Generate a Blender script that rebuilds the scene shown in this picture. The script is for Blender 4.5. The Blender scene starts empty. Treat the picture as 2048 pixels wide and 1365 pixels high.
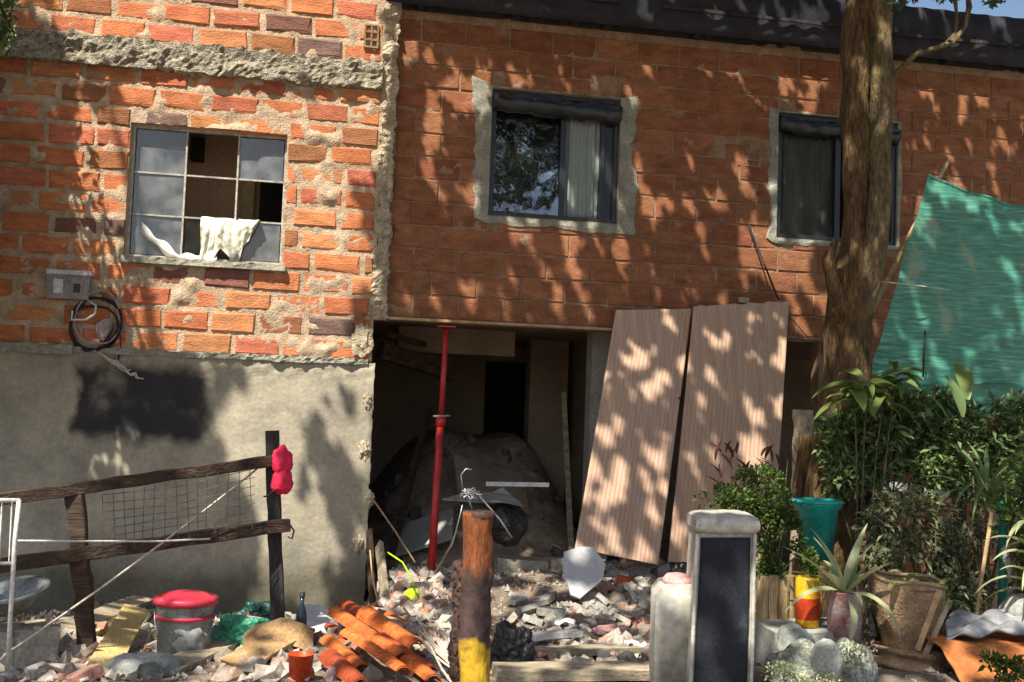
import bpy, math, random
from mathutils import Vector, Matrix, noise, Euler
random.seed(7)
R = random.random
U = random.uniform
sc = bpy.context.scene
col = sc.collection

# ------------------------------------------------------------------ camera
F = 2200.0
YAW, PITCH, ROLL = math.radians(-10.6), math.radians(3.65), math.radians(2.1)
CAM = Vector((0.0, -9.2, 1.70))
_r = Vector((math.cos(YAW), math.sin(YAW), 0)); _f = Vector((-math.sin(YAW), math.cos(YAW), 0)); _u = Vector((0, 0, 1))
_f2 = _f * math.cos(PITCH) + _u * math.sin(PITCH); _u2 = _u * math.cos(PITCH) - _f * math.sin(PITCH)
CR = _r * math.cos(ROLL) + _u2 * math.sin(ROLL); CU = _u2 * math.cos(ROLL) - _r * math.sin(ROLL); CF = _f2
cd = bpy.data.cameras.new('camera'); cam = bpy.data.objects.new('camera', cd); col.objects.link(cam)
m = Matrix((CR, CU, -CF)).transposed().to_4x4(); m.translation = CAM
cam.matrix_world = m
cd.sensor_width = 36; cd.lens = 36 * F / 2048; cd.clip_end = 500; cd.clip_start = 0.05
sc.camera = cam

# ------------------------------------------------------------------ light
SUN = Vector((-0.42, -0.58, 1.0)).normalized()          # direction towards the sun
w = bpy.data.worlds.new('World'); sc.world = w; w.use_nodes = True
nt = w.node_tree; nt.nodes.clear()
sky = nt.nodes.new('ShaderNodeTexSky'); sky.sky_type = 'NISHITA'; sky.sun_disc = False
sky.sun_elevation = math.asin(SUN.z); sky.sun_rotation = math.atan2(SUN.x, SUN.y)
sky.air_density = 1.0; sky.dust_density = 2.5; sky.ozone_density = 1.0
bg = nt.nodes.new('ShaderNodeBackground'); bg.inputs[1].default_value = 0.092
wo = nt.nodes.new('ShaderNodeOutputWorld')
nt.links.new(sky.outputs[0], bg.inputs[0]); nt.links.new(bg.outputs[0], wo.inputs[0])
sl = bpy.data.lights.new('sun', 'SUN'); sl.energy = 5.0; sl.angle = math.radians(0.55); sl.color = (1.0, 0.93, 0.80)
so = bpy.data.objects.new('sun', sl); col.objects.link(so); so.location = (0, 0, 20)
so.rotation_euler = (-SUN).to_track_quat('-Z', 'Y').to_euler()
sc.view_settings.view_transform = 'Standard'; sc.view_settings.look = 'None'
sc.view_settings.exposure = 0.8; sc.view_settings.gamma = 1.0; sc.view_settings.use_curve_mapping = False
sc.cycles.max_bounces = 7; sc.cycles.transparent_max_bounces = 12; sc.cycles.use_denoising = True

# ------------------------------------------------------------------ pixel -> world helpers (photo pixels, 2048 wide)
def ray(px, py):
    return (CR * ((px - 1024) / F) + CU * (-(py - 682.5) / F) + CF)
def P(px, py, Y=0.0):
    d = ray(px, py); t = (Y - CAM.y) / d.y
    return CAM + d * t
def proj(p):
    v = p - CAM; z = v.dot(CF)
    if z <= 0.05: return None
    return (1024 + F * v.dot(CR) / z, 682.5 - F * v.dot(CU) / z)
def N3(x, y, z=0.0): return noise.noise(Vector((x, y, z)))
def sst(a, b, x):
    t = max(0, min(1, (x - a) / (b - a))); return t * t * (3 - 2 * t)
HEAPX = P(1110, 1200, -0.5).x
def ground(x, y):
    s = -y
    if s < 0: b = 0.0
    elif s < 3.6: b = 0.095 * s
    else: b = 0.342 * (1 - sst(3.8, 7.5, s))
    near = sst(9.5, 5.0, s)
    b += (0.03 * N3(x * 1.1, y * 1.1) + 0.022 * N3(x * 3.1, y * 3.1, 5) + 0.012 * N3(x * 9, y * 9, 2)) * near
    h = 0.38 * math.exp(-((s - 0.15) / 0.95) ** 2) * sst(P(735, 1200, 0).x - .15, P(800, 1200, 0).x, x) * (1 - sst(P(1560, 1200, 0).x, P(1700, 1200, 0).x, x))
    h += 0.16 * math.exp(-((s - 2.6) / 0.6) ** 2 - ((x - P(760, 1300, -2.6).x) / 0.5) ** 2)
    return b + h
def G(px, py):
    d = ray(px, py).normalized(); t = 2.0
    while t < 14:
        p = CAM + d * t
        if p.z < ground(p.x, p.y): return p
        t += 0.01
    return p

# ------------------------------------------------------------------ objects
def rootloc(o):
    while o is not None and o.parent is not None: o = o.parent
    return o.location.copy() if o is not None else Vector((0, 0, 0))
def tag(o, label=None, cat=None, group=None, kind=None):
    if label: o['label'] = label
    if cat: o['category'] = cat
    if group: o['group'] = group
    if kind: o['kind'] = kind
    return o
def thing(name, label, cat, loc, group=None, rz=0):
    o = bpy.data.objects.new(name, None); col.objects.link(o); o.location = loc; o.rotation_euler = (0, 0, rz)
    o.empty_display_size = 0.1
    return tag(o, label, cat, group)
def mkobj(name, me, parent=None, loc=None):
    o = bpy.data.objects.new(name, me); col.objects.link(o)
    if parent is not None: o.parent = parent
    if loc is not None: o.location = loc
    return o
def copy_tree(o, parent=None):
    c = o.copy(); col.objects.link(c); c.parent = parent
    for ch in list(o.children): copy_tree(ch, c)
    return c

class MB:
    def __init__(s): s.v = []; s.f = []
    def add(s, vs, fs):
        b = len(s.v); s.v += [Vector(v) for v in vs]; s.f += [tuple(i + b for i in f) for f in fs]; return s
    def box(s, c, d, rot=None, jit=0):
        c = Vector(c); vs = []
        for i in (-1, 1):
            for j in (-1, 1):
                for k in (-1, 1):
                    v = Vector((i * d[0] / 2, j * d[1] / 2, k * d[2] / 2))
                    if jit: v += Vector((U(-jit, jit), U(-jit, jit), U(-jit, jit)))
                    if rot is not None: v = rot @ v
                    vs.append(c + v)
        return s.add(vs, [(0, 1, 3, 2), (4, 6, 7, 5), (0, 4, 5, 1), (2, 3, 7, 6), (0, 2, 6, 4), (1, 5, 7, 3)])
    def bar(s, a, b, w, h=None, up=Vector((0, 0, 1)), jit=0):
        a = Vector(a); b = Vector(b); h = h or w; d = (b - a); L = d.length; d.normalize()
        x = d.cross(up)
        if x.length < 1e-3: x = d.cross(Vector((0, 1, 0)))
        x.normalize(); z = x.cross(d)
        rot = Matrix((x, d, z)).transposed()
        return s.box((a + b) / 2, (w, L, h), rot, jit)
    def tube(s, pts, r, n=8, cap=True, rough=0.0, rsc=6.0):
        pts = [Vector(p) for p in pts]; rs = r if isinstance(r, (list, tuple)) else [r] * len(pts)
        vs = []; px = None
        for i, p in enumerate(pts):
            d = (pts[min(i + 1, len(pts) - 1)] - pts[max(i - 1, 0)])
            if d.length < 1e-9: d = Vector((0, 0, 1))
            d.normalize()
            if px is None:
                px = d.cross(Vector((0, 0, 1)))
                if px.length < .1: px = d.cross(Vector((0, 1, 0)))
            px = (px - d * px.dot(d)).normalized(); py = d.cross(px)
            for k in range(n):
                a = 2 * math.pi * k / n; o = px * math.cos(a) + py * math.sin(a)
                q = p + o * rs[i]
                if rough: q = q + o * rough * N3(q.x * rsc, q.y * rsc, q.z * rsc * .4)
                vs.append(q)
        fs = []
        for i in range(len(pts) - 1):
            for k in range(n):
                k2 = (k + 1) % n; fs.append((i * n + k, i * n + k2, (i + 1) * n + k2, (i + 1) * n + k))
        if cap: fs.append(tuple(range(n))[::-1]); fs.append(tuple((len(pts) - 1) * n + k for k in range(n)))
        return s.add(vs, fs)
    def lathe(s, c, prof, n=24, wob=0.0, tilt=None, cap=False):
        vs = []; c = Vector(c); sd = U(0, 50)
        for (r, z) in prof:
            for k in range(n):
                a = 2 * math.pi * k / n; rr = r * (1 + wob * N3(math.cos(a) * 1.5 + sd, math.sin(a) * 1.5, z * 6))
                v = Vector((rr * math.cos(a), rr * math.sin(a), z))
                if tilt is not None: v = tilt @ v
                vs.append(c + v)
        fs = []
        for i in range(len(prof) - 1):
            for k in range(n):
                k2 = (k + 1) % n; fs.append((i * n + k, i * n + k2, (i + 1) * n + k2, (i + 1) * n + k))
        if cap: fs.append(tuple((len(prof) - 1) * n + k for k in range(n)))
        return s.add(vs, fs)
    def grid(s, fn, nu, nv, thick=None):
        vs = [fn(i / nu, j / nv) for j in range(nv + 1) for i in range(nu + 1)]
        fs = [(j * (nu + 1) + i, j * (nu + 1) + i + 1, (j + 1) * (nu + 1) + i + 1, (j + 1) * (nu + 1) + i) for j in range(nv) for i in range(nu)]
        if thick is not None:
            b = len(vs); vs += [Vector(v) + Vector(thick) for v in vs]
            fs += [tuple(b + k for k in f[::-1]) for f in fs]
            W = nu + 1
            for i in range(nu):
                fs.append((i, b + i, b + i + 1, i + 1)); q = nv * W + i; fs.append((q + 1, b + q + 1, b + q, q))
            for j in range(nv):
                q = j * W; fs.append((q + W, b + q + W, b + q, q)); q = j * W + nu; fs.append((q, b + q, b + q + W, q + W))
        return s.add(vs, fs)
    def prism(s, poly, dvec):
        n = len(poly); vs = [Vector(p) for p in poly] + [Vector(p) + Vector(dvec) for p in poly]
        fs = [tuple(range(n)), tuple(range(2 * n - 1, n - 1, -1))] + [(i, n + i, n + (i + 1) % n, (i + 1) % n) for i in range(n)]
        return s.add(vs, fs)
    def roughbar(s, a, b, w, h, amp, nL, nP=10, sc_=7.0, seed=0.0):
        # rough bar along X from a to b (y = thickness w, z = height h), all faces lumpy
        a = Vector(a); b = Vector(b); d = b - a; vs = []
        ax = d.normalized(); up = Vector((0, 0, 1)) if abs(ax.z) < .9 else Vector((1, 0, 0))
        yy = Vector((0, 1, 0))
        per = []
        for k in range(nP): per.append((-.5, -.5 + k / nP))
        for k in range(nP): per.append((-.5 + k / nP, .5))
        for k in range(nP): per.append((.5, .5 - k / nP))
        for k in range(nP): per.append((.5 - k / nP, -.5))
        M = len(per)
        for i in range(nL + 1):
            c = a + d * (i / nL)
            for (u_, v_) in per:
                o = yy * (u_ * w) + up * (v_ * h); q = c + o
                n_ = N3(q.x * sc_ + seed, q.y * sc_, q.z * sc_) + .6 * N3(q.x * sc_ * 3, q.y * sc_ * 3 + seed, q.z * sc_ * 3) + .3 * N3(q.x * sc_ * 7, q.y * 20, q.z * sc_ * 7)
                vs.append(q + o.normalized() * amp * n_ + yy * (-abs(n_) * amp * .3))
        fs = []
        for i in range(nL):
            for k in range(M):
                k2 = (k + 1) % M; fs.append((i * M + k, i * M + k2, (i + 1) * M + k2, (i + 1) * M + k))
        fs.append(tuple(range(M))[::-1]); fs.append(tuple(nL * M + k for k in range(M)))
        return s.add(vs, fs)
    def blob(s, c, r, amp=.2, sc_=2.0, sub=3, seed=0.0, flat=None):
        import bmesh
        bm = bmesh.new(); bmesh.ops.create_icosphere(bm, subdivisions=sub, radius=1.0)
        c = Vector(c); vs = []
        for v in bm.verts:
            n_ = v.co.normalized(); k = 1 + amp * N3(n_.x * sc_ + seed, n_.y * sc_, n_.z * sc_) + amp * .5 * N3(n_.x * sc_ * 2.7, n_.y * sc_ * 2.7 + seed, n_.z * sc_ * 2.7)
            q = Vector((n_.x * r[0] * k, n_.y * r[1] * k, n_.z * r[2] * k))
            if flat is not None: q.z = max(q.z, flat)
            vs.append(c + q)
        fs = [tuple(v.index for v in f.verts) for f in bm.faces]; bm.free()
        return s.add(vs, fs)
    def build(s, name, mat, parent=None, smooth=False, origin=None):
        base = rootloc(parent) if parent is not None else (Vector(origin) if origin is not None else Vector((0, 0, 0)))
        me = bpy.data.meshes.new(name); me.from_pydata([tuple(v - base) for v in s.v], [], s.f); me.update()
        if mat is not None: me.materials.append(mat)
        if smooth: me.polygons.foreach_set('use_smooth', [True] * len(me.polygons))
        return mkobj(name, me, parent, None if parent is not None else base)

# ------------------------------------------------------------------ materials
def ramp(nt, cols):
    r = nt.nodes.new('ShaderNodeValToRGB'); e = r.color_ramp.elements
    for i, (p, c) in enumerate(cols):
        if i < 2: e[i].position = p; e[i].color = (*c, 1)
        else: k = e.new(p); k.color = (*c, 1)
    return r
def newmat(name):
    m_ = bpy.data.materials.new(name); m_.use_nodes = True; return m_, m_.node_tree, m_.node_tree.nodes['Principled BSDF']
def mat(name, c1, c2=None, c3=None, scale=6.0, rough=.88, bump=.35, bscale=45, metal=0, spec=.25, stretch=(1, 1, 1), mode='pos', sheen=None, bdist=.01, detail=7, fine=.25):
    """mode: pos = noise over world position; obj = object colour times noise; island = random colour per piece"""
    m_, nt, bs = newmat(name)
    L = nt.links; n = nt.nodes
    geo = n.new('ShaderNodeNewGeometry'); mp = n.new('ShaderNodeMapping'); mp.inputs['Scale'].default_value = stretch
    L.new(geo.outputs['Position'], mp.inputs['Vector'])
    nz = n.new('ShaderNodeTexNoise'); nz.inputs['Scale'].default_value = scale; nz.inputs['Detail'].default_value = detail; nz.inputs['Roughness'].default_value = .62
    L.new(mp.outputs[0], nz.inputs['Vector'])
    c2 = c2 or tuple(x * .6 for x in c1)
    stops = [(.32, c2), (.62, c1)]
    if c3: stops.append((.74, c3))
    fac = nz.outputs['Fac']
    if mode == 'island':
        ad = n.new('ShaderNodeMath'); ad.operation = 'MULTIPLY_ADD'; L.new(geo.outputs['Random Per Island'], ad.inputs[0]); ad.inputs[1].default_value = .6
        ad2 = n.new('ShaderNodeMath'); ad2.operation = 'MULTIPLY'; L.new(nz.outputs['Fac'], ad2.inputs[0]); ad2.inputs[1].default_value = .4
        L.new(ad2.outputs[0], ad.inputs[2]); fac = ad.outputs[0]
    rp = ramp(nt, stops); L.new(fac, rp.inputs[0]); out = rp.outputs[0]
    if mode == 'obj':
        oi = n.new('ShaderNodeObjectInfo'); mx = n.new('ShaderNodeMix'); mx.data_type = 'RGBA'; mx.blend_type = 'MULTIPLY'; mx.inputs[0].default_value = 1
        L.new(oi.outputs['Color'], mx.inputs[6]); L.new(out, mx.inputs[7]); out = mx.outputs[2]
    if fine:
        nf = n.new('ShaderNodeTexNoise'); nf.inputs['Scale'].default_value = bscale * 1.3; nf.inputs['Detail'].default_value = 4
        L.new(mp.outputs[0], nf.inputs['Vector'])
        mr = n.new('ShaderNodeMapRange'); mr.inputs[1].default_value = .3; mr.inputs[2].default_value = .7; mr.inputs[3].default_value = 1 - fine; mr.inputs[4].default_value = 1 + fine
        L.new(nf.outputs['Fac'], mr.inputs[0])
        vm = n.new('ShaderNodeVectorMath'); vm.operation = 'SCALE'; L.new(out, vm.inputs[0]); L.new(mr.outputs[0], vm.inputs['Scale']); out = vm.outputs[0]
    L.new(out, bs.inputs['Base Color'])
    bs.inputs['Roughness'].default_value = rough; bs.inputs['Metallic'].default_value = metal; bs.inputs['Specular IOR Level'].default_value = spec
    if bump:
        nb = n.new('ShaderNodeTexNoise'); nb.inputs['Scale'].default_value = bscale; nb.inputs['Detail'].default_value = 6
        L.new(mp.outputs[0], nb.inputs['Vector'])
        bp = n.new('ShaderNodeBump'); bp.inputs['Strength'].default_value = bump; bp.inputs['Distance'].default_value = bdist
        L.new(nb.outputs['Fac'], bp.inputs['Height']); L.new(bp.outputs[0], bs.inputs['Normal'])
    return m_
def leafmat(name, c1, c2, trans=.35, rough=.45):
    m_, nt, bs = newmat(name); L = nt.links; n = nt.nodes
    geo = n.new('ShaderNodeNewGeometry'); rp = ramp(nt, [(0.0, c2), (1.0, c1)]); L.new(geo.outputs['Random Per Island'], rp.inputs[0])
    L.new(rp.outputs[0], bs.inputs['Base Color']); bs.inputs['Roughness'].default_value = rough; bs.inputs['Specular IOR Level'].default_value = .35
    tr = n.new('ShaderNodeBsdfTranslucent'); L.new(rp.outputs[0], tr.inputs['Color'])
    mx = n.new('ShaderNodeMixShader'); mx.inputs[0].default_value = trans
    L.new(bs.outputs[0], mx.inputs[1]); L.new(tr.outputs[0], mx.inputs[2]); L.new(mx.outputs[0], n['Material Output'].inputs[0])
    return m_
def glassmat(name, film=.1, filmcol=(.3, .32, .33), refl=.5, wob=.03):
    m_, nt, bs = newmat(name); L = nt.links; n = nt.nodes; n.remove(bs)
    gl = n.new('ShaderNodeBsdfGlossy'); gl.inputs['Roughness'].default_value = .02
    tr = n.new('ShaderNodeBsdfTransparent'); tr.inputs[0].default_value = (.8, .83, .82, 1)
    df = n.new('ShaderNodeBsdfDiffuse'); df.inputs[0].default_value = (*filmcol, 1)
    lw = n.new('ShaderNodeLayerWeight'); lw.inputs[0].default_value = refl
    nz = n.new('ShaderNodeTexNoise'); nz.inputs['Scale'].default_value = 3; bp = n.new('ShaderNodeBump'); bp.inputs['Distance'].default_value = wob; bp.inputs['Strength'].default_value = .4
    L.new(nz.outputs[0], bp.inputs['Height']); L.new(bp.outputs[0], gl.inputs['Normal'])
    m1 = n.new('ShaderNodeMixShader'); L.new(lw.outputs['Fresnel'], m1.inputs[0]); L.new(tr.outputs[0], m1.inputs[1]); L.new(gl.outputs[0], m1.inputs[2])
    m2 = n.new('ShaderNodeMixShader'); L.new(m1.outputs[0], m2.inputs[1]); L.new(df.outputs[0], m2.inputs[2])
    nd = n.new('ShaderNodeTexNoise'); nd.inputs['Scale'].default_value = 7; nd.inputs['Detail'].default_value = 6
    g2 = n.new('ShaderNodeNewGeometry'); L.new(g2.outputs['Position'], nd.inputs['Vector']); L.new(g2.outputs['Position'], nz.inputs['Vector'])
    mr = n.new('ShaderNodeMapRange'); mr.inputs[1].default_value = .35; mr.inputs[2].default_value = .7; mr.inputs[3].default_value = film * .3; mr.inputs[4].default_value = film * 1.8
    L.new(nd.outputs[0], mr.inputs[0]); L.new(mr.outputs[0], m2.inputs[0]); L.new(m2.outputs[0], n['Material Output'].inputs[0])
    return m_

M = {}
M['brick_l'] = mat('rough_fired_brick', (1.0, 1.0, 1.0), (.62, .60, .62), (1.15, 1.15, 1.0), scale=9, bump=.75, bscale=55, mode='obj', stretch=(.7, 1, 2.2), bdist=.012, fine=.22)
M['brick_r'] = mat('smooth_block_brick', (1.0, 1.0, 1.0), (.55, .52, .50), (1.3, 1.35, 1.35), scale=6, bump=.6, bscale=45, mode='obj', stretch=(.8, 1, 1.8), bdist=.010, fine=.22, detail=10)
M['mortar_l'] = mat('cream_mortar', (.56, .42, .29), (.33, .25, .17), (.64, .53, .39), scale=11, bump=.8, bscale=70, bdist=.015)
M['mortar_r'] = mat('brown_mortar', (.34, .22, .14), (.20, .125, .08), (.46, .36, .26), scale=9, bump=.5, bscale=70)
M['concrete_rough'] = mat('aggregate_concrete', (.44, .39, .30), (.13, .12, .09), (.62, .58, .48), scale=22, bump=1.0, bscale=60, bdist=.03)
M['mortar_pale'] = mat('pale_mortar', (.56, .47, .33), (.30, .25, .18), (.68, .62, .48), scale=14, bump=.9, bscale=60, bdist=.02)
M['render'] = mat('cement_render', (.36, .34, .27), (.20, .20, .16), (.50, .48, .40), scale=7, bump=.5, bscale=40)
M['steel_light'] = mat('weathered_white_steel', (.52, .50, .45), (.30, .26, .22), scale=20, rough=.5, bump=.1)
M['alu_black'] = mat('black_aluminium', (.022, .024, .028), (.012, .012, .014), scale=10, rough=.35, bump=.05, spec=.5)
M['tarp_black'] = mat('black_plastic_roll', (.03, .035, .04), (.012, .013, .016), scale=12, rough=.28, bump=.5, bscale=18, spec=.6, stretch=(.3, 1, 1), bdist=.03)
M['curtain'] = mat('grey_curtain', (.80, .80, .79), (.66, .66, .66), scale=4, bump=.1, stretch=(4, 1, .3), fine=.06)
M['cloth_white'] = mat('white_cloth', (.78, .76, .64), (.55, .53, .42), scale=9, bump=.4, bscale=25, bdist=.02, fine=.08)
M['wall_brown'] = mat('brown_room_wall', (.44, .28, .17), (.34, .21, .13), scale=2, bump=.1)
M['wall_dim'] = mat('darkened_room_wall', (.10, .075, .055), (.06, .045, .035), scale=2, bump=.15)  # colour darkened so the lower room's left wall looks dim
M['wall_beige'] = mat('beige_room_wall', (.36, .28, .20), (.22, .17, .12), scale=1.6, bump=.15)
M['wall_grey'] = mat('grey_room_wall', (.42, .42, .38), (.3, .3, .27), scale=2, bump=.2)
M['dark'] = mat('dark_timber_door', (.02, .016, .013), (.012, .01, .009), scale=3, bump=.1)
M['strip'] = mat('ochre_door_frame', (.34, .25, .13), (.26, .18, .1), scale=3, bump=.1)
M['sand'] = mat('dusty_sand_floor', (.36, .29, .22), (.18, .14, .11), (.46, .39, .31), scale=3.5, bump=.5, bscale=14, bdist=.03)
M['soil'] = mat('dusty_grey_soil', (.27, .22, .17), (.09, .07, .055), (.42, .37, .29), scale=3.2, bump=.9, bscale=28, bdist=.03, detail=10)
M['rubble'] = mat('mixed_rubble', (.36, .32, .27), (.13, .10, .08), (.56, .52, .46), scale=4, bump=.5, bscale=40, mode='island')
for nd in M['rubble'].node_tree.nodes:
    if nd.type == 'VALTORGB':
        e = nd.color_ramp.elements; nd.color_ramp.interpolation = 'LINEAR'
        while len(e) > 1: e.remove(e[-1])
        e[0].position = .12; e[0].color = (.12, .095, .075, 1)
        for p_, c_ in ((.26, (.24, .20, .16)), (.36, (.42, .37, .30)), (.44, (.34, .17, .11)), (.52, (.27, .24, .20)), (.60, (.48, .43, .37)), (.68, (.28, .25, .22)), (.76, (.40, .36, .32)), (.84, (.50, .47, .43))):
            k_ = e.new(p_); k_.color = (*c_, 1)
M['chunk'] = mat('rubble_chunk', (1, 1, 1), (.62, .6, .58), scale=12, bump=.6, bscale=40, mode='obj')
M['roof'] = mat('dark_corrugated_roof', (.035, .035, .045), (.016, .016, .022), scale=3, rough=.6, bump=.2)
M['bark'] = mat('tree_bark', (.17, .10, .042), (.045, .032, .016), (.34, .27, .16), scale=9, bump=1.0, bscale=26, stretch=(2, 2, .45), bdist=.05, detail=12, fine=.45)
M['bark_pale'] = mat('pale_mottled_bark', (.20, .14, .07), (.06, .05, .028), (.55, .44, .28), scale=8, bump=1.0, bscale=26, stretch=(1.8, 1.8, .6), bdist=.04, detail=12, fine=.4)
M['leaf_tree'] = leafmat('tree_leaf', (.07, .11, .03), (.035, .06, .018), .25)
M['leaf_dark'] = leafmat('dark_shrub_leaf', (.22, .30, .11), (.04, .075, .025), .25)
M['leaf_mid'] = leafmat('bright_shrub_leaf', (.13, .20, .035), (.03, .06, .015), .35)
M['leaf_fern'] = leafmat('dull_olive_leaf', (.25, .26, .14), (.04, .06, .025), .3)
M['leaf_pale'] = leafmat('pale_broad_leaf', (.26, .32, .10), (.08, .14, .04), .35, .35)
M['leaf_agave'] = leafmat('variegated_leaf', (.52, .54, .32), (.24, .30, .14), .25, .4)
M['leaf_red'] = leafmat('dark_red_leaf', (.10, .03, .025), (.04, .02, .015), .2)
M['stem'] = mat('green_brown_stem', (.12, .11, .05), (.05, .045, .025), scale=15)
M['wood_dark'] = mat('weathered_dark_timber', (.085, .055, .038), (.03, .022, .018), (.17, .12, .08), scale=5, bump=.7, bscale=16, stretch=(.5, 4, 5), bdist=.015)
M['wood_post'] = mat('grey_black_timber', (.05, .045, .042), (.022, .02, .02), (.10, .09, .08), scale=6, bump=.6, bscale=30, stretch=(3, 3, .6), bdist=.01)
M['wood_yellow'] = mat('pale_yellow_plank', (.60, .48, .20), (.42, .31, .14), (.68, .58, .30), scale=7, bump=.3, stretch=(2, .5, 1))
M['wood_grey'] = mat('bleached_timber', (.42, .36, .26), (.22, .18, .12), (.55, .48, .36), scale=6, bump=.6, bscale=30, stretch=(1, 3, 3))
M['panel'] = mat('tan_fibre_panel', (.56, .38, .275), (.46, .30, .215), (.60, .43, .32), scale=5, bump=.15, bscale=50, stretch=(6, 1, .35), fine=.1)
M['red_steel'] = mat('red_painted_steel', (.50, .025, .022), (.30, .018, .016), scale=9, rough=.42, bump=.2, spec=.5)
M['rust'] = mat('rusty_iron', (.34, .10, .03), (.10, .04, .022), (.50, .18, .05), scale=13, bump=.7, bscale=50, stretch=(1, 1, .5))
M['rust_dark'] = mat('charred_iron', (.10, .055, .045), (.03, .02, .02), (.20, .09, .06), scale=15, bump=.9, bscale=50)
M['yellow_paint'] = mat('worn_yellow_paint', (.62, .38, .03), (.36, .20, .03), scale=10, rough=.55, bump=.3)
M['pink'] = mat('pink_fabric', (.80, .035, .10), (.55, .02, .05), scale=12, bump=.5, bscale=25, bdist=.02, fine=.08)
M['pink_pale'] = mat('dusty_pink_cloth', (.62, .36, .34), (.45, .22, .22), scale=9, bump=.5)
M['lid_red'] = mat('crimson_plastic', (.60, .03, .07), (.36, .03, .045), (.62, .22, .22), scale=9, rough=.42, bump=.2, spec=.5, fine=.12)
M['bucket'] = mat('dirty_grey_plastic', (.27, .29, .28), (.13, .14, .14), (.42, .42, .40), scale=9, rough=.5, bump=.2)
M['green_bag'] = mat('green_plastic_bag', (.06, .36, .20), (.02, .16, .09), scale=14, rough=.22, bump=1.0, bscale=16, spec=.6, bdist=.05)
M['dark_green_bag'] = mat('dark_green_plastic', (.015, .10, .075), (.008, .04, .035), scale=14, rough=.2, bump=1.0, bscale=16, spec=.7, bdist=.05)
M['cardboard'] = mat('wet_cardboard', (.42, .27, .13), (.25, .15, .075), (.50, .36, .20), scale=7, bump=.5)
M['black_bag'] = mat('black_plastic_sack', (.03, .028, .03), (.012, .011, .012), scale=9, rough=.35, bump=1.0, bscale=14, spec=.5, bdist=.05)
M['terracotta'] = mat('orange_clay_tile', (.62, .16, .035), (.34, .08, .03), (.60, .36, .22), scale=13, bump=.7, bscale=35, fine=.3)
M['clay_red'] = mat('deep_red_clay', (.40, .075, .025), (.22, .04, .018), (.42, .22, .15), scale=11, bump=.6)
M['orange_plastic'] = mat('orange_red_plastic', (.75, .09, .015), (.50, .05, .01), scale=8, rough=.4, bump=.2, spec=.5)
M['white_board'] = mat('off_white_board', (.56, .56, .57), (.44, .44, .46), scale=12, bump=.2, fine=.12)
M['white'] = mat('white_paint', (.72, .71, .68), (.52, .50, .47), scale=9, rough=.5, bump=.15)
M['neon'] = mat('neon_yellow_fabric', (.55, .80, .03), (.38, .58, .02), scale=12, bump=.3)
M['rope'] = mat('off_white_rope', (.62, .54, .44), (.42, .34, .27), scale=30, bump=.4)
M['rope_thin'] = mat('grey_cord', (.13, .12, .10), (.08, .075, .06), scale=30, bump=.2)
M['wire'] = mat('galvanised_wire', (.40, .41, .42), (.26, .26, .27), scale=30, rough=.4, metal=.6, bump=0)
M['cable_black'] = mat('black_cable', (.03, .025, .03), (.015, .012, .016), scale=20, rough=.45, bump=0)
M['cable_grey'] = mat('grey_pink_cable', (.42, .33, .32), (.26, .2, .2), scale=20, rough=.5, bump=0)
M['box_grey'] = mat('grey_meter_plastic', (.34, .33, .32), (.2, .19, .19), scale=9, rough=.5, bump=.1)
M['uph_white'] = mat('cream_upholstery', (.50, .48, .42), (.38, .365, .31), (.58, .56, .51), scale=6, rough=.6, bump=.3, bscale=18, bdist=.02)
M['uph_black'] = mat('black_upholstery', (.022, .026, .034), (.010, .012, .016), (.055, .06, .07), scale=4, rough=.7, bump=.3)
M['turquoise'] = mat('turquoise_plastic', (.02, .38, .32), (.012, .22, .19), scale=7, rough=.32, bump=.1, spec=.5)
M['log'] = mat('split_log_wood', (.50, .38, .20), (.22, .15, .08), (.60, .48, .28), scale=7, bump=.8, bscale=25, stretch=(3, 3, .5), bdist=.02)
M['yellow_tin'] = mat('yellow_tin', (.75, .42, .015), (.60, .28, .012), scale=9, rough=.4, bump=.15)
M['red_tin'] = mat('red_tin', (.50, .05, .015), (.32, .035, .012), scale=9, rough=.4, bump=.15)
M['tin_grey'] = mat('flaking_grey_pink_paint', (.42, .36, .35), (.28, .09, .08), (.58, .56, .54), scale=9, bump=.4)
M['sack'] = mat('brown_woven_sack', (.38, .26, .155), (.20, .13, .08), (.50, .38, .25), scale=8, bump=.7, bscale=60, bdist=.02)
M['sack_orange'] = mat('orange_brown_canvas', (.48, .17, .05), (.30, .10, .035), (.60, .28, .12), scale=6, bump=.6, bscale=20, bdist=.03)
M['grey_tarp'] = mat('grey_plastic_sheet', (.33, .33, .34), (.14, .14, .16), (.48, .48, .48), scale=6, rough=.45, bump=.8, bscale=9, bdist=.05)
M['stone_pale'] = mat('mottled_pale_stone', (.40, .41, .35), (.15, .17, .12), (.62, .62, .56), scale=26, bump=.9, bscale=40, bdist=.03)
M['stone_flat'] = mat('smooth_grey_stone', (.34, .35, .32), (.24, .25, .22), scale=6, bump=.3)
M['block'] = mat('dusty_cement_block', (.42, .38, .30), (.25, .22, .17), (.55, .50, .42), scale=8, bump=.6, bscale=35)
M['post_green'] = mat('green_plastic_post', (.02, .24, .15), (.012, .12, .09), scale=8, rough=.4, bump=.2)
M['bamboo'] = mat('dry_bamboo', (.50, .36, .20), (.32, .21, .11), scale=7, bump=.3)
M['glass'] = glassmat('window_glass', .03, refl=.10)
M['glass_mirror'] = glassmat('mirroring_window_glass', .015, refl=.62)
M['glass_dirty'] = glassmat('dusty_window_glass', .28, (.34, .36, .38), refl=.45)

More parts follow.
